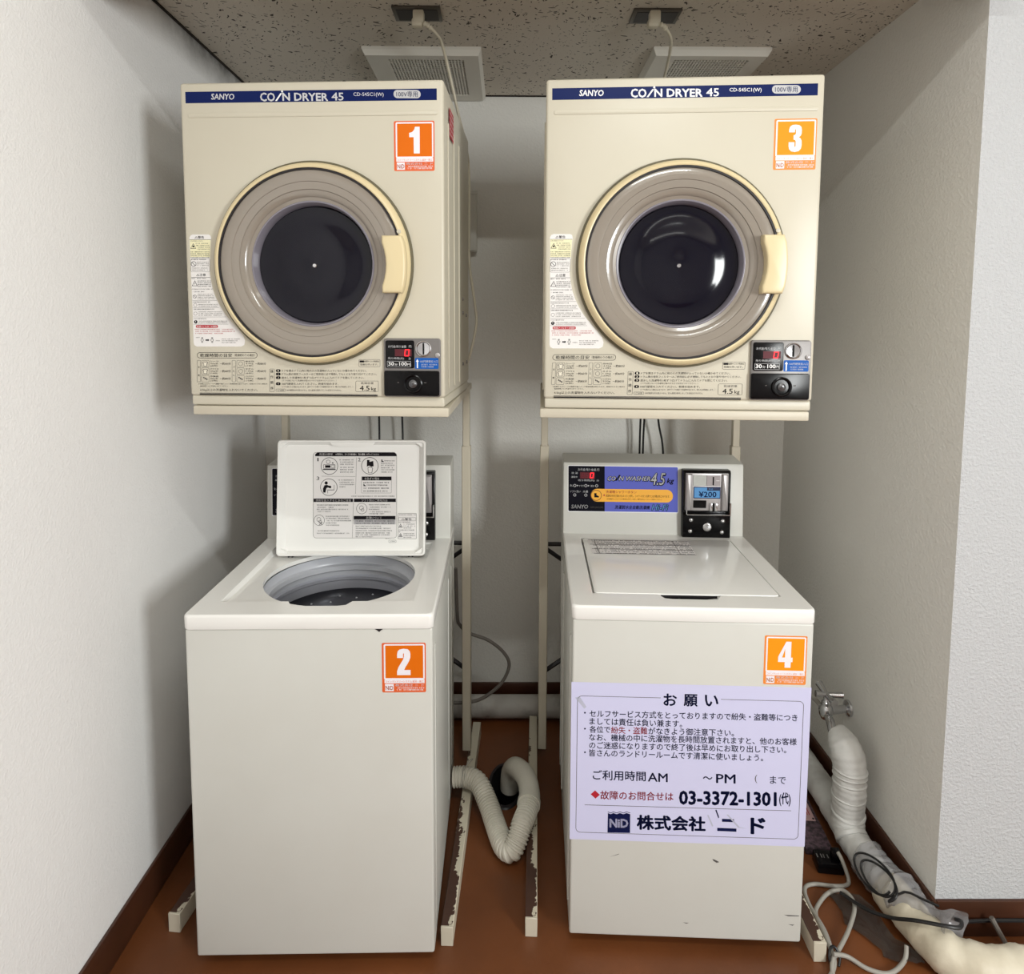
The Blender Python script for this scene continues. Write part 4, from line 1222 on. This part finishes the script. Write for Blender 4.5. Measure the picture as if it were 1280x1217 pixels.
    d.text('△警告', 1042, 782, 1152, 808, INK, 2, bold=0.01)
    d.scribble(1014, 822, 1140, 10, INK, 1, 2)
    for y in (866, 966):
        d.poly([(1034, y - 24), (1056, y + 18), (1012, y + 18)], INK, 1); d.poly([(1034, y - 14), (1048, y + 13), (1020, y + 13)], LABELW, 2); d.disc(1034, y + 4, 6, INK, 3, 8)
        for k in range(3): d.scribble(1066, y - 22 + k * 20, 1190 - 40 * (k == 2), 10, INK, 1, 5 + k)
    d.scribble(1014, 906, 1196, 11, INK, 1, 9); d.scribble(1014, 926, 1040, 9, INK, 1, 10)
    d.build('warning_label', lid)

def make_closed_lid(t):
    lx0, lx1, ly0, ly1 = -0.2040, 0.2060, 0.0675, 0.440
    m = MB()
    m.prism(rrect(lx0, lx1, ly0, ly1, 0.010, 4), 2, WZ - 0.0028, WZ + 0.0012, DECKM, 0.0016, 3)
    m.prism(rrect(lx0 + 0.002, lx1 - 0.002, 0.088, ly1 - 0.002, 0.008, 4), 2, WZ - 0.010, WZ - 0.0026, DECKM)
    for xa, xb in ((lx0 + 0.002, -0.056), (0.070, lx1 - 0.002)):
        m.box(xa, xb, ly0 + 0.002, 0.0882, WZ - 0.010, WZ - 0.0026, DECKM)
    lid = m.build('lid', t)
    MB().box(-0.0555, 0.0695, 0.072, 0.0875, WZ - 0.0102, WZ - 0.0029, RUBBER, 0.0008, 1).build('finger_slot_shade', lid)  # black block stands in for the shade inside the finger slot
    d = Decal(crop(H_DECK, 720, 660, 5.333), lambda u, v, o: (u, v, WZ + 0.0012 + o))
    d.poly([(72, 74), (742, 86), (804, 186), (112, 174)], LABELW, 0)
    rows = 9
    for k in range(rows):
        a = (k + 0.35) / rows
        xl = 100 + 40 * a; yl = 78 + 96 * a; xr = 742 + 56 * a; yr = 90 + 92 * a
        for q in range(64):
            s0 = q / 64; rnd = random.Random(k * 50 + q)
            if rnd.random() < 0.2: continue
            x = xl + (xr - xl) * s0; yy = yl + (yr - yl) * s0
            d.poly([(x, yy), (x + 7, yy), (x + 8, yy + 2 + 4 * rnd.random()), (x + 1, yy + 3)], INKG, 1)
    for a in (0.02, 0.34, 0.66, 0.98):
        d.line(80 + 40 * a, 78 + 94 * a, 744 + 60 * a, 88 + 96 * a, 2.5, INKG, 1)
    d.line(118, 80, 160, 174, 3, INKG, 1); d.line(640, 88, 700, 182, 3, INKG, 1)
    d.build('lid_label', lid)

def make_notice(t):
    e = crop(H_NOTICE, 700, 850, 4.0)
    d = Decal(e, wplace)
    u0, u1, v0, v1 = -0.2570, 0.2550, 0.2530, 0.6157
    d.conv = lambda x, y: (x, y)
    d.rect(u0, v0, u1, v1, POSTER, 0)
    d.conv = e
    S = lambda x: 0.024 * (x - 58)                                     # slope of the scan
    n = PINK
    # border line, broken for the heading
    w = 0.0011
    P = lambda x, y: e(x, y)
    a, b = P(98, 84), P(1222, 112); c_, d_ = P(84, 772), P(1194, 804)
    bx0, bx1 = -0.2435, 0.2400; bz1, bz0 = 0.5845, 0.2700
    d.conv = lambda x, y: (x, y)
    hx0, hx1 = P(505, 96)[0], P(806, 104)[0]
    r = 0.010
    def arc(cx, cz, a0, a1):
        o = [(cx + r * math.cos(a0 + (a1 - a0) * k / 8), cz + r * math.sin(a0 + (a1 - a0) * k / 8)) for k in range(9)]
        for p, q in zip(o, o[1:]): d.line(p[0], p[1], q[0], q[1], w, INKG, 1)
    d.line(bx0 + r, bz1, hx0, bz1, w, INKG, 1); d.line(hx1, bz1, bx1 - r, bz1, w, INKG, 1)
    d.line(bx0, bz0 + r, bx0, bz1 - r, w, INKG, 1); d.line(bx1, bz0 + r, bx1, bz1 - r, w, INKG, 1)
    d.line(bx0 + r, bz0, bx1 - r, bz0, w, INKG, 1)
    arc(bx0 + r, bz1 - r, PI / 2, PI); arc(bx1 - r, bz1 - r, 0, PI / 2); arc(bx0 + r, bz0 + r, PI, 1.5 * PI); arc(bx1 - r, bz0 + r, 1.5 * PI, 2 * PI)
    d.conv = e
    LT = d.line_text
    LT('お', 518, 131, 586, 133, 62, n, 1, bold=0.03); LT('願', 620, 134, 690, 136, 62, n, 1, bold=0.03); LT('い', 726, 134, 794, 136, 58, n, 1, bold=0.03)
    for y in (166, 246, 364): d.disc(125, y, 4.5, n, 1, 12)
    LT('セルフサービス方式をとっておりますので紛失・盗難等につき', 148, 188, 1190, 210, 36, n, 1, bold=0.016)
    LT('ましては責任は負い兼ます。', 148, 226, 612, 240, 36, n, 1, bold=0.016)
    LT('各位で', 148, 266, 252, 268, 35, n, 1, bold=0.016); LT('紛失・盗難', 256, 270, 438, 275, 36, REDP, 1, bold=0.016); LT('がなきよう御注意下さい。', 443, 275, 872, 285, 36, n, 1, bold=0.016)
    LT('なお、機械の中に洗濯物を長時間放置されますと、他のお客様', 146, 306, 1186, 330, 36, n, 1, bold=0.016)
    LT('のご迷惑になりますので終了後は早めにお取り出し下さい。', 146, 346, 1134, 370, 36, n, 1, bold=0.016)
    LT('皆さんのランドリールームです清潔に使いましょう。', 146, 384, 1018, 410, 36, n, 1, bold=0.016)
    LT('ご利用時間', 164, 502, 430, 510, 50, n, 1, bold=0.018); LT('AM', 440, 510, 540, 514, 44, n, 1, bold=0.018)
    LT('～', 716, 500, 764, 501, 16, n, 1, bold=0.018); LT('PM', 782, 518, 880, 521, 46, n, 1, bold=0.018)
    LT('(', 976, 518, 988, 519, 42, INKG, 1); LT('まで', 1052, 521, 1132, 524, 38, n, 1, bold=0.012)
    d.poly([(154, 574), (176, 555), (200, 577), (178, 596)], REDP, 1)
    LT('故障のお問合せは', 202, 600, 568, 608, 44, REDP, 1, bold=0.018)
    LT('03-3372-1301', 596, 627, 1086, 635, 72, n, 1, bold=0.045)
    LT('(代)', 1098, 634, 1156, 636, 70, n, 1, bold=0.03)
    d.line(124, 627, 1158, 657, 2.5, INKG, 1)
    # company mark
    d.poly([(240, 668), (254, 674), (268, 668), (284, 674), (300, 668), (318, 674), (334, 668), (352, 674), (351, 768), (238, 766)], n, 1)
    wv = [(240, 662 + 0), (254, 668), (268, 662), (284, 668), (300, 662), (318, 668), (334, 662), (352, 668)]
    for p, q in zip(wv, wv[1:]): d.line(p[0], p[1], q[0], q[1], 3, n, 1)
    LT('NiD', 248, 740, 342, 742, 44, POSTER, 2, bold=0.045)
    LT('株式会社', 384, 752, 730, 762, 76, n, 1, bold=0.045)
    d.poly([(812, 697), (872, 699), (872, 714), (812, 712)], n, 1); d.poly([(788, 742), (884, 746), (884, 762), (788, 758)], n, 1)
    LT('ド', 954, 774, 1030, 776, 84, n, 1, bold=0.045)
    # scuffs where tape was pulled off
    tp = mat('tape_residue', (182, 184, 202), 0.6)
    d.poly([(76, 90), (100, 86), (132, 136), (122, 146)], tp, 1)
    d.poly([(738, 680), (743, 676), (768, 732), (762, 736)], tp, 2)
    d.poly([(778, 653), (784, 651), (798, 690), (793, 694)], n, 2)
    d.poly([(834, 676), (842, 675), (900, 738), (938, 747), (892, 741)], tp, 2)
    o = d.build('notice_sheet', t); o['label'] = 'lavender notice sheet with navy and red lettering'

washer_a = make_washer(0)
washer_b = make_washer(1)

# ------------------------------------------------------------------ drain hose
t = thing('drain_hose', 'white corrugated drain hose looping from the left washer into the floor drain', 'hose', (0, 0, 0))
path = spline([(-0.152, 1.768, 0.079), (-0.115, 1.764, 0.082), (-0.080, 1.745, 0.078), (-0.052, 1.704, 0.052), (-0.032, 1.655, 0.034), (-0.017, 1.608, 0.030), (-0.004, 1.575, 0.030), (0.013, 1.559, 0.034), (0.027, 1.567, 0.051), (0.042, 1.594, 0.076), (0.0580, 1.640, 0.0795), (0.0635, 1.672, 0.0800)], 30)
path = resample(path, 0.0014)
m = MB()
m.tube(path, 0.026, HOSEM, 20, sub=1, radius=lambda s, i: 0.0282 if (i % 6) < 3 else 0.0248)
m.build('corrugated_tube', t)
m = MB()
m.tube([(0.0620, 1.664, 0.0800), (0.0655, 1.695, 0.0805), (0.0615, 1.745, 0.0800), (0.048, 1.785, 0.0790), (0.030, 1.822, 0.0680), (0.018, 1.850, 0.042), (0.012, 1.862, 0.010), (0.011, 1.866, -0.03)], 0.0292, HOSEM, 20, sub=8)
m.build('elbow_cuff', t)
m = MB()
m.tube([(0.0615, 1.657, 0.0798), (0.0635, 1.672, 0.0800)], 0.0318, HOSEM, 24, sub=1)
m.build('cuff_rim', t)
m = MB()
for dx in (0.0, 0.006):
    pts = []
    for k in range(17):
        a = 2 * PI * k / 16
        pts.append((-0.125 + dx, 1.766 + 0.0285 * math.cos(a), 0.080 + 0.0285 * math.sin(a)))
    m.tube(pts, 0.0012, CABLEG, 6, sub=1)
m.tube([(-0.122, 1.755, 0.108), (-0.108, 1.768, 0.128), (-0.098, 1.782, 0.124), (-0.112, 1.776, 0.112)], 0.0012, CABLEG, 6, sub=4)
m.build('wire_clip', t)

# thin grey drain line looping out from behind the left washer
tag(MB().tube([(-0.162, 1.98, 0.62), (-0.158, 1.99, 0.46), (-0.150, 2.0, 0.424), (-0.122, 2.0, 0.398), (-0.060, 2.0, 0.374), (-0.010, 2.0, 0.333), (0.008, 2.0, 0.288), (-0.018, 2.0, 0.228), (-0.072, 2.0, 0.182), (-0.120, 2.0, 0.165), (-0.175, 2.0, 0.163)], 0.0055, CABLED, 10, sub=8).build('thin_hose'),
    'thin dark grey hose bulging out behind the left washer beside the stand post', 'hose')

# ------------------------------------------------------------------ pipes along the walls
def wob(seed, amp, ridge=0.0, freq=90):
    rnd = random.Random(seed)
    ph = [rnd.random() * 6 for _ in range(4)]
    return lambda s: 1 + amp * (math.sin(s * 17 + ph[0]) + math.sin(s * 41 + ph[1]) * .6 + math.sin(s * 73 + ph[2]) * .4) + ridge * math.sin(s * freq + ph[3])
tag(MB().tube([(XL + 0.05, 2.170, 0.045), (-0.4, 2.172, 0.045), (0.0, 2.172, 0.045), (0.4, 2.172, 0.045), (0.80, 2.172, 0.045)], 0.0385, PIPEM, 20, sub=4).build('floor_pipe'),
    'dusty white pipe lying on the floor along the back wall', 'pipe')

t = thing('wrapped_pipe', 'white tape-wrapped pipe running down from the tap and along the right wall to the front', 'pipe', (0, 0, 0))
def wrapped(name, pts, r, mt, seed, step=0.004, ridge=0.02, freq=150, n=20, amp=0.02, dome=False):
    P = resample(spline(pts, 24), step); w = wob(seed, amp, ridge, freq)
    m = MB().tube(P, r, mt, n, sub=1, radius=lambda s, i: r * w(s) * (min(1.0, 0.45 + 0.55 * math.sqrt(min(1.0, i / 9))) if dome else 1.0))
    # crumple
    rnd = random.Random(seed)
    m.v = [tuple(Vector(v) + noise.noise_vector(Vector(v) * 38) * r * 0.06 + noise.noise_vector(Vector((v[0] * 140, v[1] * 140, v[2] * 60))) * r * 0.035) for v in m.v]
    return m.build(name, t)
wrapped('floor_run', [(0.922, 2.06, 0.048), (0.921, 1.90, 0.048), (0.918, 1.76, 0.048), (0.913, 1.65, 0.049), (0.907, 1.55, 0.050), (0.908, 1.47, 0.050), (0.914, 1.42, 0.048)], 0.0370, WRAPM, 3, ridge=0.012)
wrapped('riser', [(0.889, 1.655, 0.292), (0.895, 1.637, 0.286), (0.902, 1.612, 0.262), (0.905, 1.601, 0.225), (0.906, 1.600, 0.180), (0.905, 1.600, 0.120), (0.903, 1.590, 0.075), (0.902, 1.565, 0.054)], 0.0400, WRAPM, 5, ridge=0.018, freq=120, dome=True)
wrapped('front_run', [(0.912, 1.43, 0.047), (0.922, 1.37, 0.046), (0.930, 1.315, 0.046), (0.950, 1.265, 0.046), (1.005, 1.240, 0.046), (1.090, 1.234, 0.046), (1.22, 1.232, 0.046)], 0.0415, WRAPY, 8, ridge=0.026, freq=60)
m = MB()
rnd = random.Random(4)
for (c0, c1, r) in (((0.906, 1.600, 0.222), (0.906, 1.600, 0.231), 0.0415), ((0.906, 1.600, 0.205), (0.906, 1.601, 0.213), 0.0415), ((0.906, 1.600, 0.186), (0.906, 1.601, 0.193), 0.0413), ((0.905, 1.600, 0.150), (0.905, 1.600, 0.156), 0.0413), ((0.905, 1.598, 0.105), (0.905, 1.597, 0.112), 0.0413)):
    m.tube([c0, ((c0[0] + c1[0]) / 2, (c0[1] + c1[1]) / 2, (c0[2] + c1[2]) / 2), c1], r, WRAPM, 24, sub=1, radius=lambda s, i, r=r: r + (0.001 if i == 1 else -0.002))
m.build('tape_bands', t)

# crumpled film round the pipe, a black cable tucked in it
def film():
    P = resample(spline([(0.905, 1.505, 0.054), (0.911, 1.45, 0.056), (0.922, 1.40, 0.062), (0.940, 1.35, 0.078), (0.960, 1.315, 0.092), (0.976, 1.280, 0.094)], 16), 0.006)
    L = len(P)
    def rad(s, i):
        return 0.0455 + 0.0015 * math.sin(i * 1.7) + 0.006 * s * math.sin(s * 9) ** 2 - (0.042 * max(0, (s - .50)) / .36 if s < .86 else 0.042 - (s - .86) * 0.24)
    m = MB().tube(P, 0.055, FILM, 26, cap=False, sub=1, radius=rad)
    m.v = [tuple(Vector(v) + noise.noise_vector(Vector(v) * 60) * 0.004 + noise.noise_vector(Vector(v) * 22) * 0.006) for v in m.v]
    m.v = [(x, y, max(z, 0.003)) for x, y, z in m.v]
    return m
film().build('plastic_film', t)['label'] = 'crumpled grey clear film'
m = MB()
m.v = []
poly = [(0.80, 1.45, 0.02), (0.83, 1.42, 0.015), (0.86, 1.36, 0.012), (0.87, 1.32, 0.008), (0.845, 1.36, 0.006), (0.81, 1.40, 0.006), (0.785, 1.44, 0.008)]
sh = []
for k in range(12):
    for j in range(8):
        u, w = k / 11, j / 7
        p = Vector((0.775 + 0.05 * u + 0.075 * w + 0.01 * math.sin(u * 9), 1.47 - 0.17 * u - 0.03 * w, 0.006 + 0.014 * w))
        p += noise.noise_vector(p * 45) * 0.009
        sh.append((p.x, p.y, max(0.003, p.z)))
m.add(sh, [(k * 8 + j, k * 8 + j + 1, (k + 1) * 8 + j + 1, (k + 1) * 8 + j) for k in range(11) for j in range(7)], film_material('dark_film', (60, 58, 56), 0.35), True)
tag(m.build('film_scrap'), 'dark crumpled plastic film scrap on the floor beside the wrapped pipe', 'plastic film')

tag(MB().tube([(0.80, 1.43, 0.036), (0.835, 1.38, 0.042), (0.868, 1.34, 0.06), (0.895, 1.30, 0.093), (0.935, 1.272, 0.109), (0.968, 1.268, 0.108), (0.985, 1.285, 0.105), (0.992, 1.31, 0.085), (1.03, 1.332, 0.058), (1.10, 1.3465, 0.046), (1.25, 1.3465, 0.045)], 0.004, CABLEK, 8, sub=8).build('black_cable'),
    'black cable crossing over the wrapped pipe towards the right baseboard', 'cable')
pts = []
cx = Vector((0.872, 1.424, 0.092)); ta = Vector((0.16, -0.985, 0.06)); tb = Vector((-0.716, -0.158, -0.68)); tn = Vector((-0.679, -0.065, 0.73))
for k in range(44):
    a = k / 43 * 2 * PI * 2.1; wv_ = 1 + 0.12 * math.sin(a * 0.5)
    sft = 0.018 * k / 43
    pts.append(tuple(cx + ta * (0.055 * wv_ * math.cos(a) + sft) + tb * (0.028 * wv_ * math.sin(a)) - tn * (0.009 * math.sin(a) ** 2)))
pts += [(0.905, 1.355, 0.108), (0.928, 1.328, 0.116), (0.950, 1.306, 0.120)]
tag(MB().tube(pts, 0.0026, CABLEK, 8, sub=3).build('coiled_cable'), 'small coil of black cable lying on the film-covered pipe', 'cable')

# short rod leaning on the right baseboard
tag(MB().tube([(1.090, 1.334, 0.066), (1.098, 1.327, 0.048), (1.118, 1.312, 0.008)], 0.0055, CABLED, 8, sub=6).build('rubber_stub'), 'short grey rubber stub leaning against the brown baseboard', 'stub')

# ------------------------------------------------------------------ water tap on the right wall
t = thing('water_tap', 'old chrome water tap with cross handle above the wrapped pipe', 'tap', (XR, 1.735, 0.300))
t.scale = (1.15, 1.15, 1.15)
m = MB()
m.tube([(0.0, 0.012, 0.0), (-0.020, 0.008, 0.0), (-0.060, 0.0, 0.0)], 0.0095, CHROME, 14, sub=4)
m.lathe([(0.020, -0.001), (0.019, -0.006), (0.010, -0.010)], (0, 0.012, 0), 0, CHROME, 24)
m.lathe([(0.0001, -0.020), (0.011, -0.018), (0.0155, -0.008), (0.0165, 0.004), (0.0140, 0.014), (0.0105, 0.018)], (-0.064, 0.0, 0.0), 2, CHROME, 24)
m.tube([(-0.064, -0.004, -0.004), (-0.066, -0.026, -0.010), (-0.070, -0.044, -0.018), (-0.073, -0.060, -0.034), (-0.074, -0.066, -0.048)], 0.0098, CHROME, 14, sub=6)
m.build('tap_body', t)
m = MB()
m.lathe([(0.0115, 0.016), (0.0115, 0.024), (0.0075, 0.028), (0.0065, 0.040), (0.009, 0.044), (0.0001, 0.047)], (-0.064, 0.0, 0.0), 2, CHROME, 20)
m.build('stem', t)
m = MB()
m.tube([(-0.090, 0.003, 0.044), (-0.064, 0.0, 0.0425), (-0.028, -0.008, 0.045)], 0.0055, CHROME, 10, sub=6, radius=lambda s, i: 0.0056 + 0.004 * abs(s - .5))
m.tube([(-0.068, 0.032, 0.054), (-0.064, 0.0, 0.0425), (-0.061, -0.034, 0.040)], 0.0055, CHROME, 10, sub=6, radius=lambda s, i: 0.0058 + 0.007 * abs(s - .5))
m.build('cross_handle', t)
m = MB().tube([(-0.064, 0.012, -0.002), (-0.072, 0.045, 0.006), (-0.090, 0.095, 0.010), (-0.115, 0.150, 0.0), (-0.14, 0.20, -0.04)], 0.0058, CABLEG, 10, sub=6)
m.build('inlet_hose', t)

# ------------------------------------------------------------------ board, socket block and grey cord by the right washer
t = thing('speckled_board', 'speckled purple board with a pink plate lying on the floor behind the right washer', 'board', (0.866, 1.714, 0), -0.10)
m = MB().box(-0.064, 0.006, -0.14, 0.125, 0.0, 0.022, SPECK, 0.004, 2); m.build('board', t)
m = MB().box(-0.044, -0.004, -0.045, 0.062, 0.0215, 0.0235, PINKP, 0.0005, 1)
for sx in (-0.039, -0.009):
    for sy in (-0.038, 0.055):
        m.lathe([(0.0032, 0.0235), (0.0026, 0.0246), (0.0001, 0.0248)], (sx, sy, 0), 2, RUBBER, 10)
for k in range(4): m.box(-0.033 + k * 0.006, -0.031 + k * 0.006, -0.025, 0.04 - k * 0.008, 0.0234, 0.0239, REDP)
m.build('name_plate', t)
t = thing('socket_block', 'black power socket block on the floor with a grey cord plugged in', 'socket', (0.847, 1.538, 0), -0.12)
m = MB().box(-0.052, 0.013, -0.022, 0.024, 0.0, 0.030, BLACKP, 0.004, 2); m.build('block', t)
m = MB()
for k in (-0.042, -0.026):
    for q in (-0.005, 0.005): m.box(k + q - 0.0012, k + q + 0.0012, -0.004, 0.008, 0.0298, 0.0304, GREYP)
m.build('socket_slots', t)
m = MB().box(-0.014, 0.009, -0.012, 0.012, 0.0300, 0.050, BLACKP, 0.004, 2); m.build('plug', t)
cord = thing('grey_cord', 'grey power cord looped and tied on the floor right of the right washer', 'cord', (0, 0, 0))
MB().tube([(0.845, 1.530, 0.052), (0.849, 1.515, 0.042), (0.856, 1.495, 0.010), (0.843, 1.483, 0.005), (0.808, 1.482, 0.005), (0.765, 1.487, 0.005), (0.737, 1.474, 0.005), (0.7275, 1.43, 0.005), (0.728, 1.36, 0.012), (0.722, 1.315, 0.010), (0.716, 1.288, 0.006), (0.690, 1.258, 0.005), (0.66, 1.24, 0.005)], 0.0046, CABLEG, 10, sub=8).build('lead', cord)
MB().tube([(0.716, 1.296, 0.014), (0.722, 1.340, 0.014), (0.728, 1.395, 0.008), (0.744, 1.425, 0.005), (0.786, 1.455, 0.012), (0.820, 1.450, 0.022), (0.824, 1.409, 0.024), (0.784, 1.358, 0.014), (0.730, 1.305, 0.012), (0.712, 1.288, 0.014), (0.700, 1.262, 0.006), (0.712, 1.228, 0.005)], 0.0046, CABLEG, 10, sub=8).build('loop', cord)
MB().tube([(0.714, 1.292, 0.022), (0.748, 1.296, 0.012), (0.782, 1.274, 0.006), (0.823, 1.265, 0.006), (0.868, 1.288, 0.010), (0.882, 1.304, 0.030)], 0.0046, CABLEG, 10, sub=8).build('tail', cord)
MB().tube([(0.722, 1.282, 0.004), (0.730, 1.294, 0.014), (0.724, 1.304, 0.026), (0.712, 1.300, 0.028), (0.704, 1.288, 0.018), (0.708, 1.280, 0.005)], 0.0028, CABLEK, 8, sub=5).build('cable_tie', cord)

# ------------------------------------------------------------------ ceiling fittings
def vent(label, x0, x1, y0, y1):
    t = thing('ceiling_vent', label, 'vent', ((x0 + x1) / 2, (y0 + y1) / 2, ZC), 0, 'square ceiling vents')
    a, b = (x1 - x0) / 2, (y1 - y0) / 2
    m = MB()
    dep = 0.022
    # sloping collar, lip and flat ring
    o = [(-a, -b), (a, -b), (a, b), (-a, b)]
    s = 0.008
    rings = [[(u, v, 0) for u, v in o], [(u, v, -dep * .35) for u, v in o], [(u * (1 - s / a), v * (1 - s / b), -dep) for u, v in o]]
    gi = [(-a + 0.066, -b + 0.036), (a - 0.050, -b + 0.036), (a - 0.050, b - 0.06), (-a + 0.066, b - 0.06)]
    rings.append([(u, v, -dep) for u, v in gi]); rings.append([(u, v, -dep + 0.006) for u, v in gi])
    vs = [p for r in rings for p in r]
    fs = []
    for k in range(len(rings) - 1):
        for q in range(4): fs.append((k * 4 + q, (k + 1) * 4 + q, (k + 1) * 4 + (q + 1) % 4, k * 4 + (q + 1) % 4))
    m.add(vs, fs, GRILLE)
    m.build('frame', t)
    m = MB(); g0, g1 = gi[0], gi[2]
    m.box(g0[0], g1[0], g0[1], g1[1], -dep + 0.006, -dep + 0.010, GRILLD); m.build('backing', t)
    m = MB(); nx, ny = 24, 18
    for k in range(nx + 1):
        u = g0[0] + (g1[0] - g0[0]) * k / nx; m.box(u - 0.0019, u + 0.0019, g0[1], g1[1], -dep + 0.001, -dep + 0.005, GRILLE)
    for k in range(ny + 1):
        v = g0[1] + (g1[1] - g0[1]) * k / ny; m.box(g0[0], g1[0], v - 0.0021, v + 0.0021, -dep + 0.0015, -dep + 0.0055, GRILLE)
    m.build('grille', t)
vent('white ceiling vent with mesh grille above the left dryer', -0.412, -0.078, 1.868, 2.245)
vent('white ceiling vent with mesh grille above the right dryer', 0.405, 0.735, 1.858, 2.235)

def outlet(label, x, y, rz):
    t = thing('ceiling_outlet', label, 'outlet', (x, y, ZC), rz, 'ceiling outlets')
    MB().box(-0.0595, 0.0595, -0.036, 0.036, -0.0065, 0.0, OUTLET, 0.0015, 2).build('plate', t)
    m = MB().box(-0.050, 0.052, -0.028, 0.028, -0.0078, -0.006, mat('outlet_insert', (40, 36, 33), 0.5), 0.001, 1)
    m.build('socket_insert', t)
    return t
outlet('dark metal ceiling outlet above the left dryer with a cream plug in it', -0.228, 1.672, 0.0)
outlet('dark metal ceiling outlet above the right dryer with a cream plug in it', 0.366, 1.676, 0.0)

def dryer_cord(label, px, py, path):
    t = thing('power_cord', label, 'cord', (0, 0, 0), 0, 'dryer power cords')
    m = MB().box(px - 0.0135, px + 0.0135, py - 0.012, py + 0.012, ZC - 0.038, ZC - 0.0075, CABLEC, 0.004, 2)
    m.box(px - 0.017, px + 0.010, py - 0.010, py + 0.012, ZC - 0.046, ZC - 0.026, CABLEC, 0.005, 2)
    m.build('plug', t)
    pp = [(px + 0.008, py, ZC - 0.036)] + path
    P = resample(spline(pp, 20), 0.002)
    m = MB().tube(P[:14], 0.005, CABLEC, 12, sub=1, radius=lambda s, i: 0.0068 if i % 4 < 2 else 0.0048)
    m.build('strain_relief', t)
    MB().tube(P[10:], 0.0040, CABLEC, 10, sub=1).build('lead', t)
dryer_cord('cream cord from the ceiling outlet draping behind the right side of dryer 1', -0.222, 1.650,
           [(-0.200, 1.648, ZC - 0.042), (-0.182, 1.675, ZC - 0.050), (-0.172, 1.72, ZC - 0.056), (-0.160, 1.78, ZC - 0.100), (-0.140, 1.825, ZC - 0.190), (-0.113, 1.85, ZC - 0.32), (-0.112, 1.87, 1.66), (-0.110, 1.85, 1.56), (-0.092, 1.845, 1.43), (-0.091, 1.84, 1.38), (-0.108, 1.83, 1.30), (-0.125, 1.85, 1.26)])
dryer_cord('cream cord from the ceiling outlet hooking down behind the top of dryer 3', 0.358, 1.644,
           [(0.384, 1.648, ZC - 0.042), (0.410, 1.69, ZC - 0.050), (0.424, 1.75, ZC - 0.055), (0.436, 1.83, ZC - 0.062), (0.440, 1.90, ZC - 0.10), (0.43, 1.93, ZC - 0.25), (0.42, 1.90, ZC - 0.5)])

# white box on the back wall behind the left dryer
t = thing('wall_box', 'narrow white box on the back wall beside the right edge of dryer 1', 'box', (-0.128, YB, 1.735))
MB().box(-0.05, 0.022, -0.045, 0.0, -0.098, 0.098, mat('wall_box_white', (214, 212, 204), 0.45), 0.004, 2).build('housing', t)
MB().box(-0.053, 0.025, -0.049, -0.043, 0.088, 0.101, mat('wall_box_white', (214, 212, 204), 0.45), 0.002, 1).build('lid', t)

# thin black leads hanging behind the washers under the dryers
def lead(label, pts):
    tag(MB().tube(pts, 0.0035, CABLEK, 8, sub=6).build('black_lead'), label, 'cord', 'black leads hanging behind the washers')
lead('thin black lead hanging behind the open lid, the left one of two', [(-0.438, 2.10, 1.35), (-0.439, 2.18, 1.10), (-0.441, 2.19, 0.9), (-0.44, 2.18, 0.6)])
lead('thin black lead hanging behind the open lid, the right one of two', [(-0.352, 2.10, 1.35), (-0.360, 2.18, 1.10), (-0.360, 2.19, 0.9), (-0.37, 2.18, 0.6)])
lead('straight thin black lead behind the right console, leftmost of three', [(0.452, 2.10, 1.35), (0.456, 2.18, 1.08), (0.456, 2.19, 0.9), (0.45, 2.18, 0.6)])
lead('straight thin black lead behind the right console, middle of three', [(0.468, 2.10, 1.35), (0.469, 2.18, 1.08), (0.468, 2.19, 0.9), (0.47, 2.18, 0.6)])
lead('slanting thin black lead behind the right console, rightmost of three', [(0.49, 2.10, 1.3), (0.515, 2.18, 1.08), (0.535, 2.19, 0.98), (0.540, 2.19, 0.88), (0.54, 2.18, 0.6)])

bpy.data.objects.remove(_to)
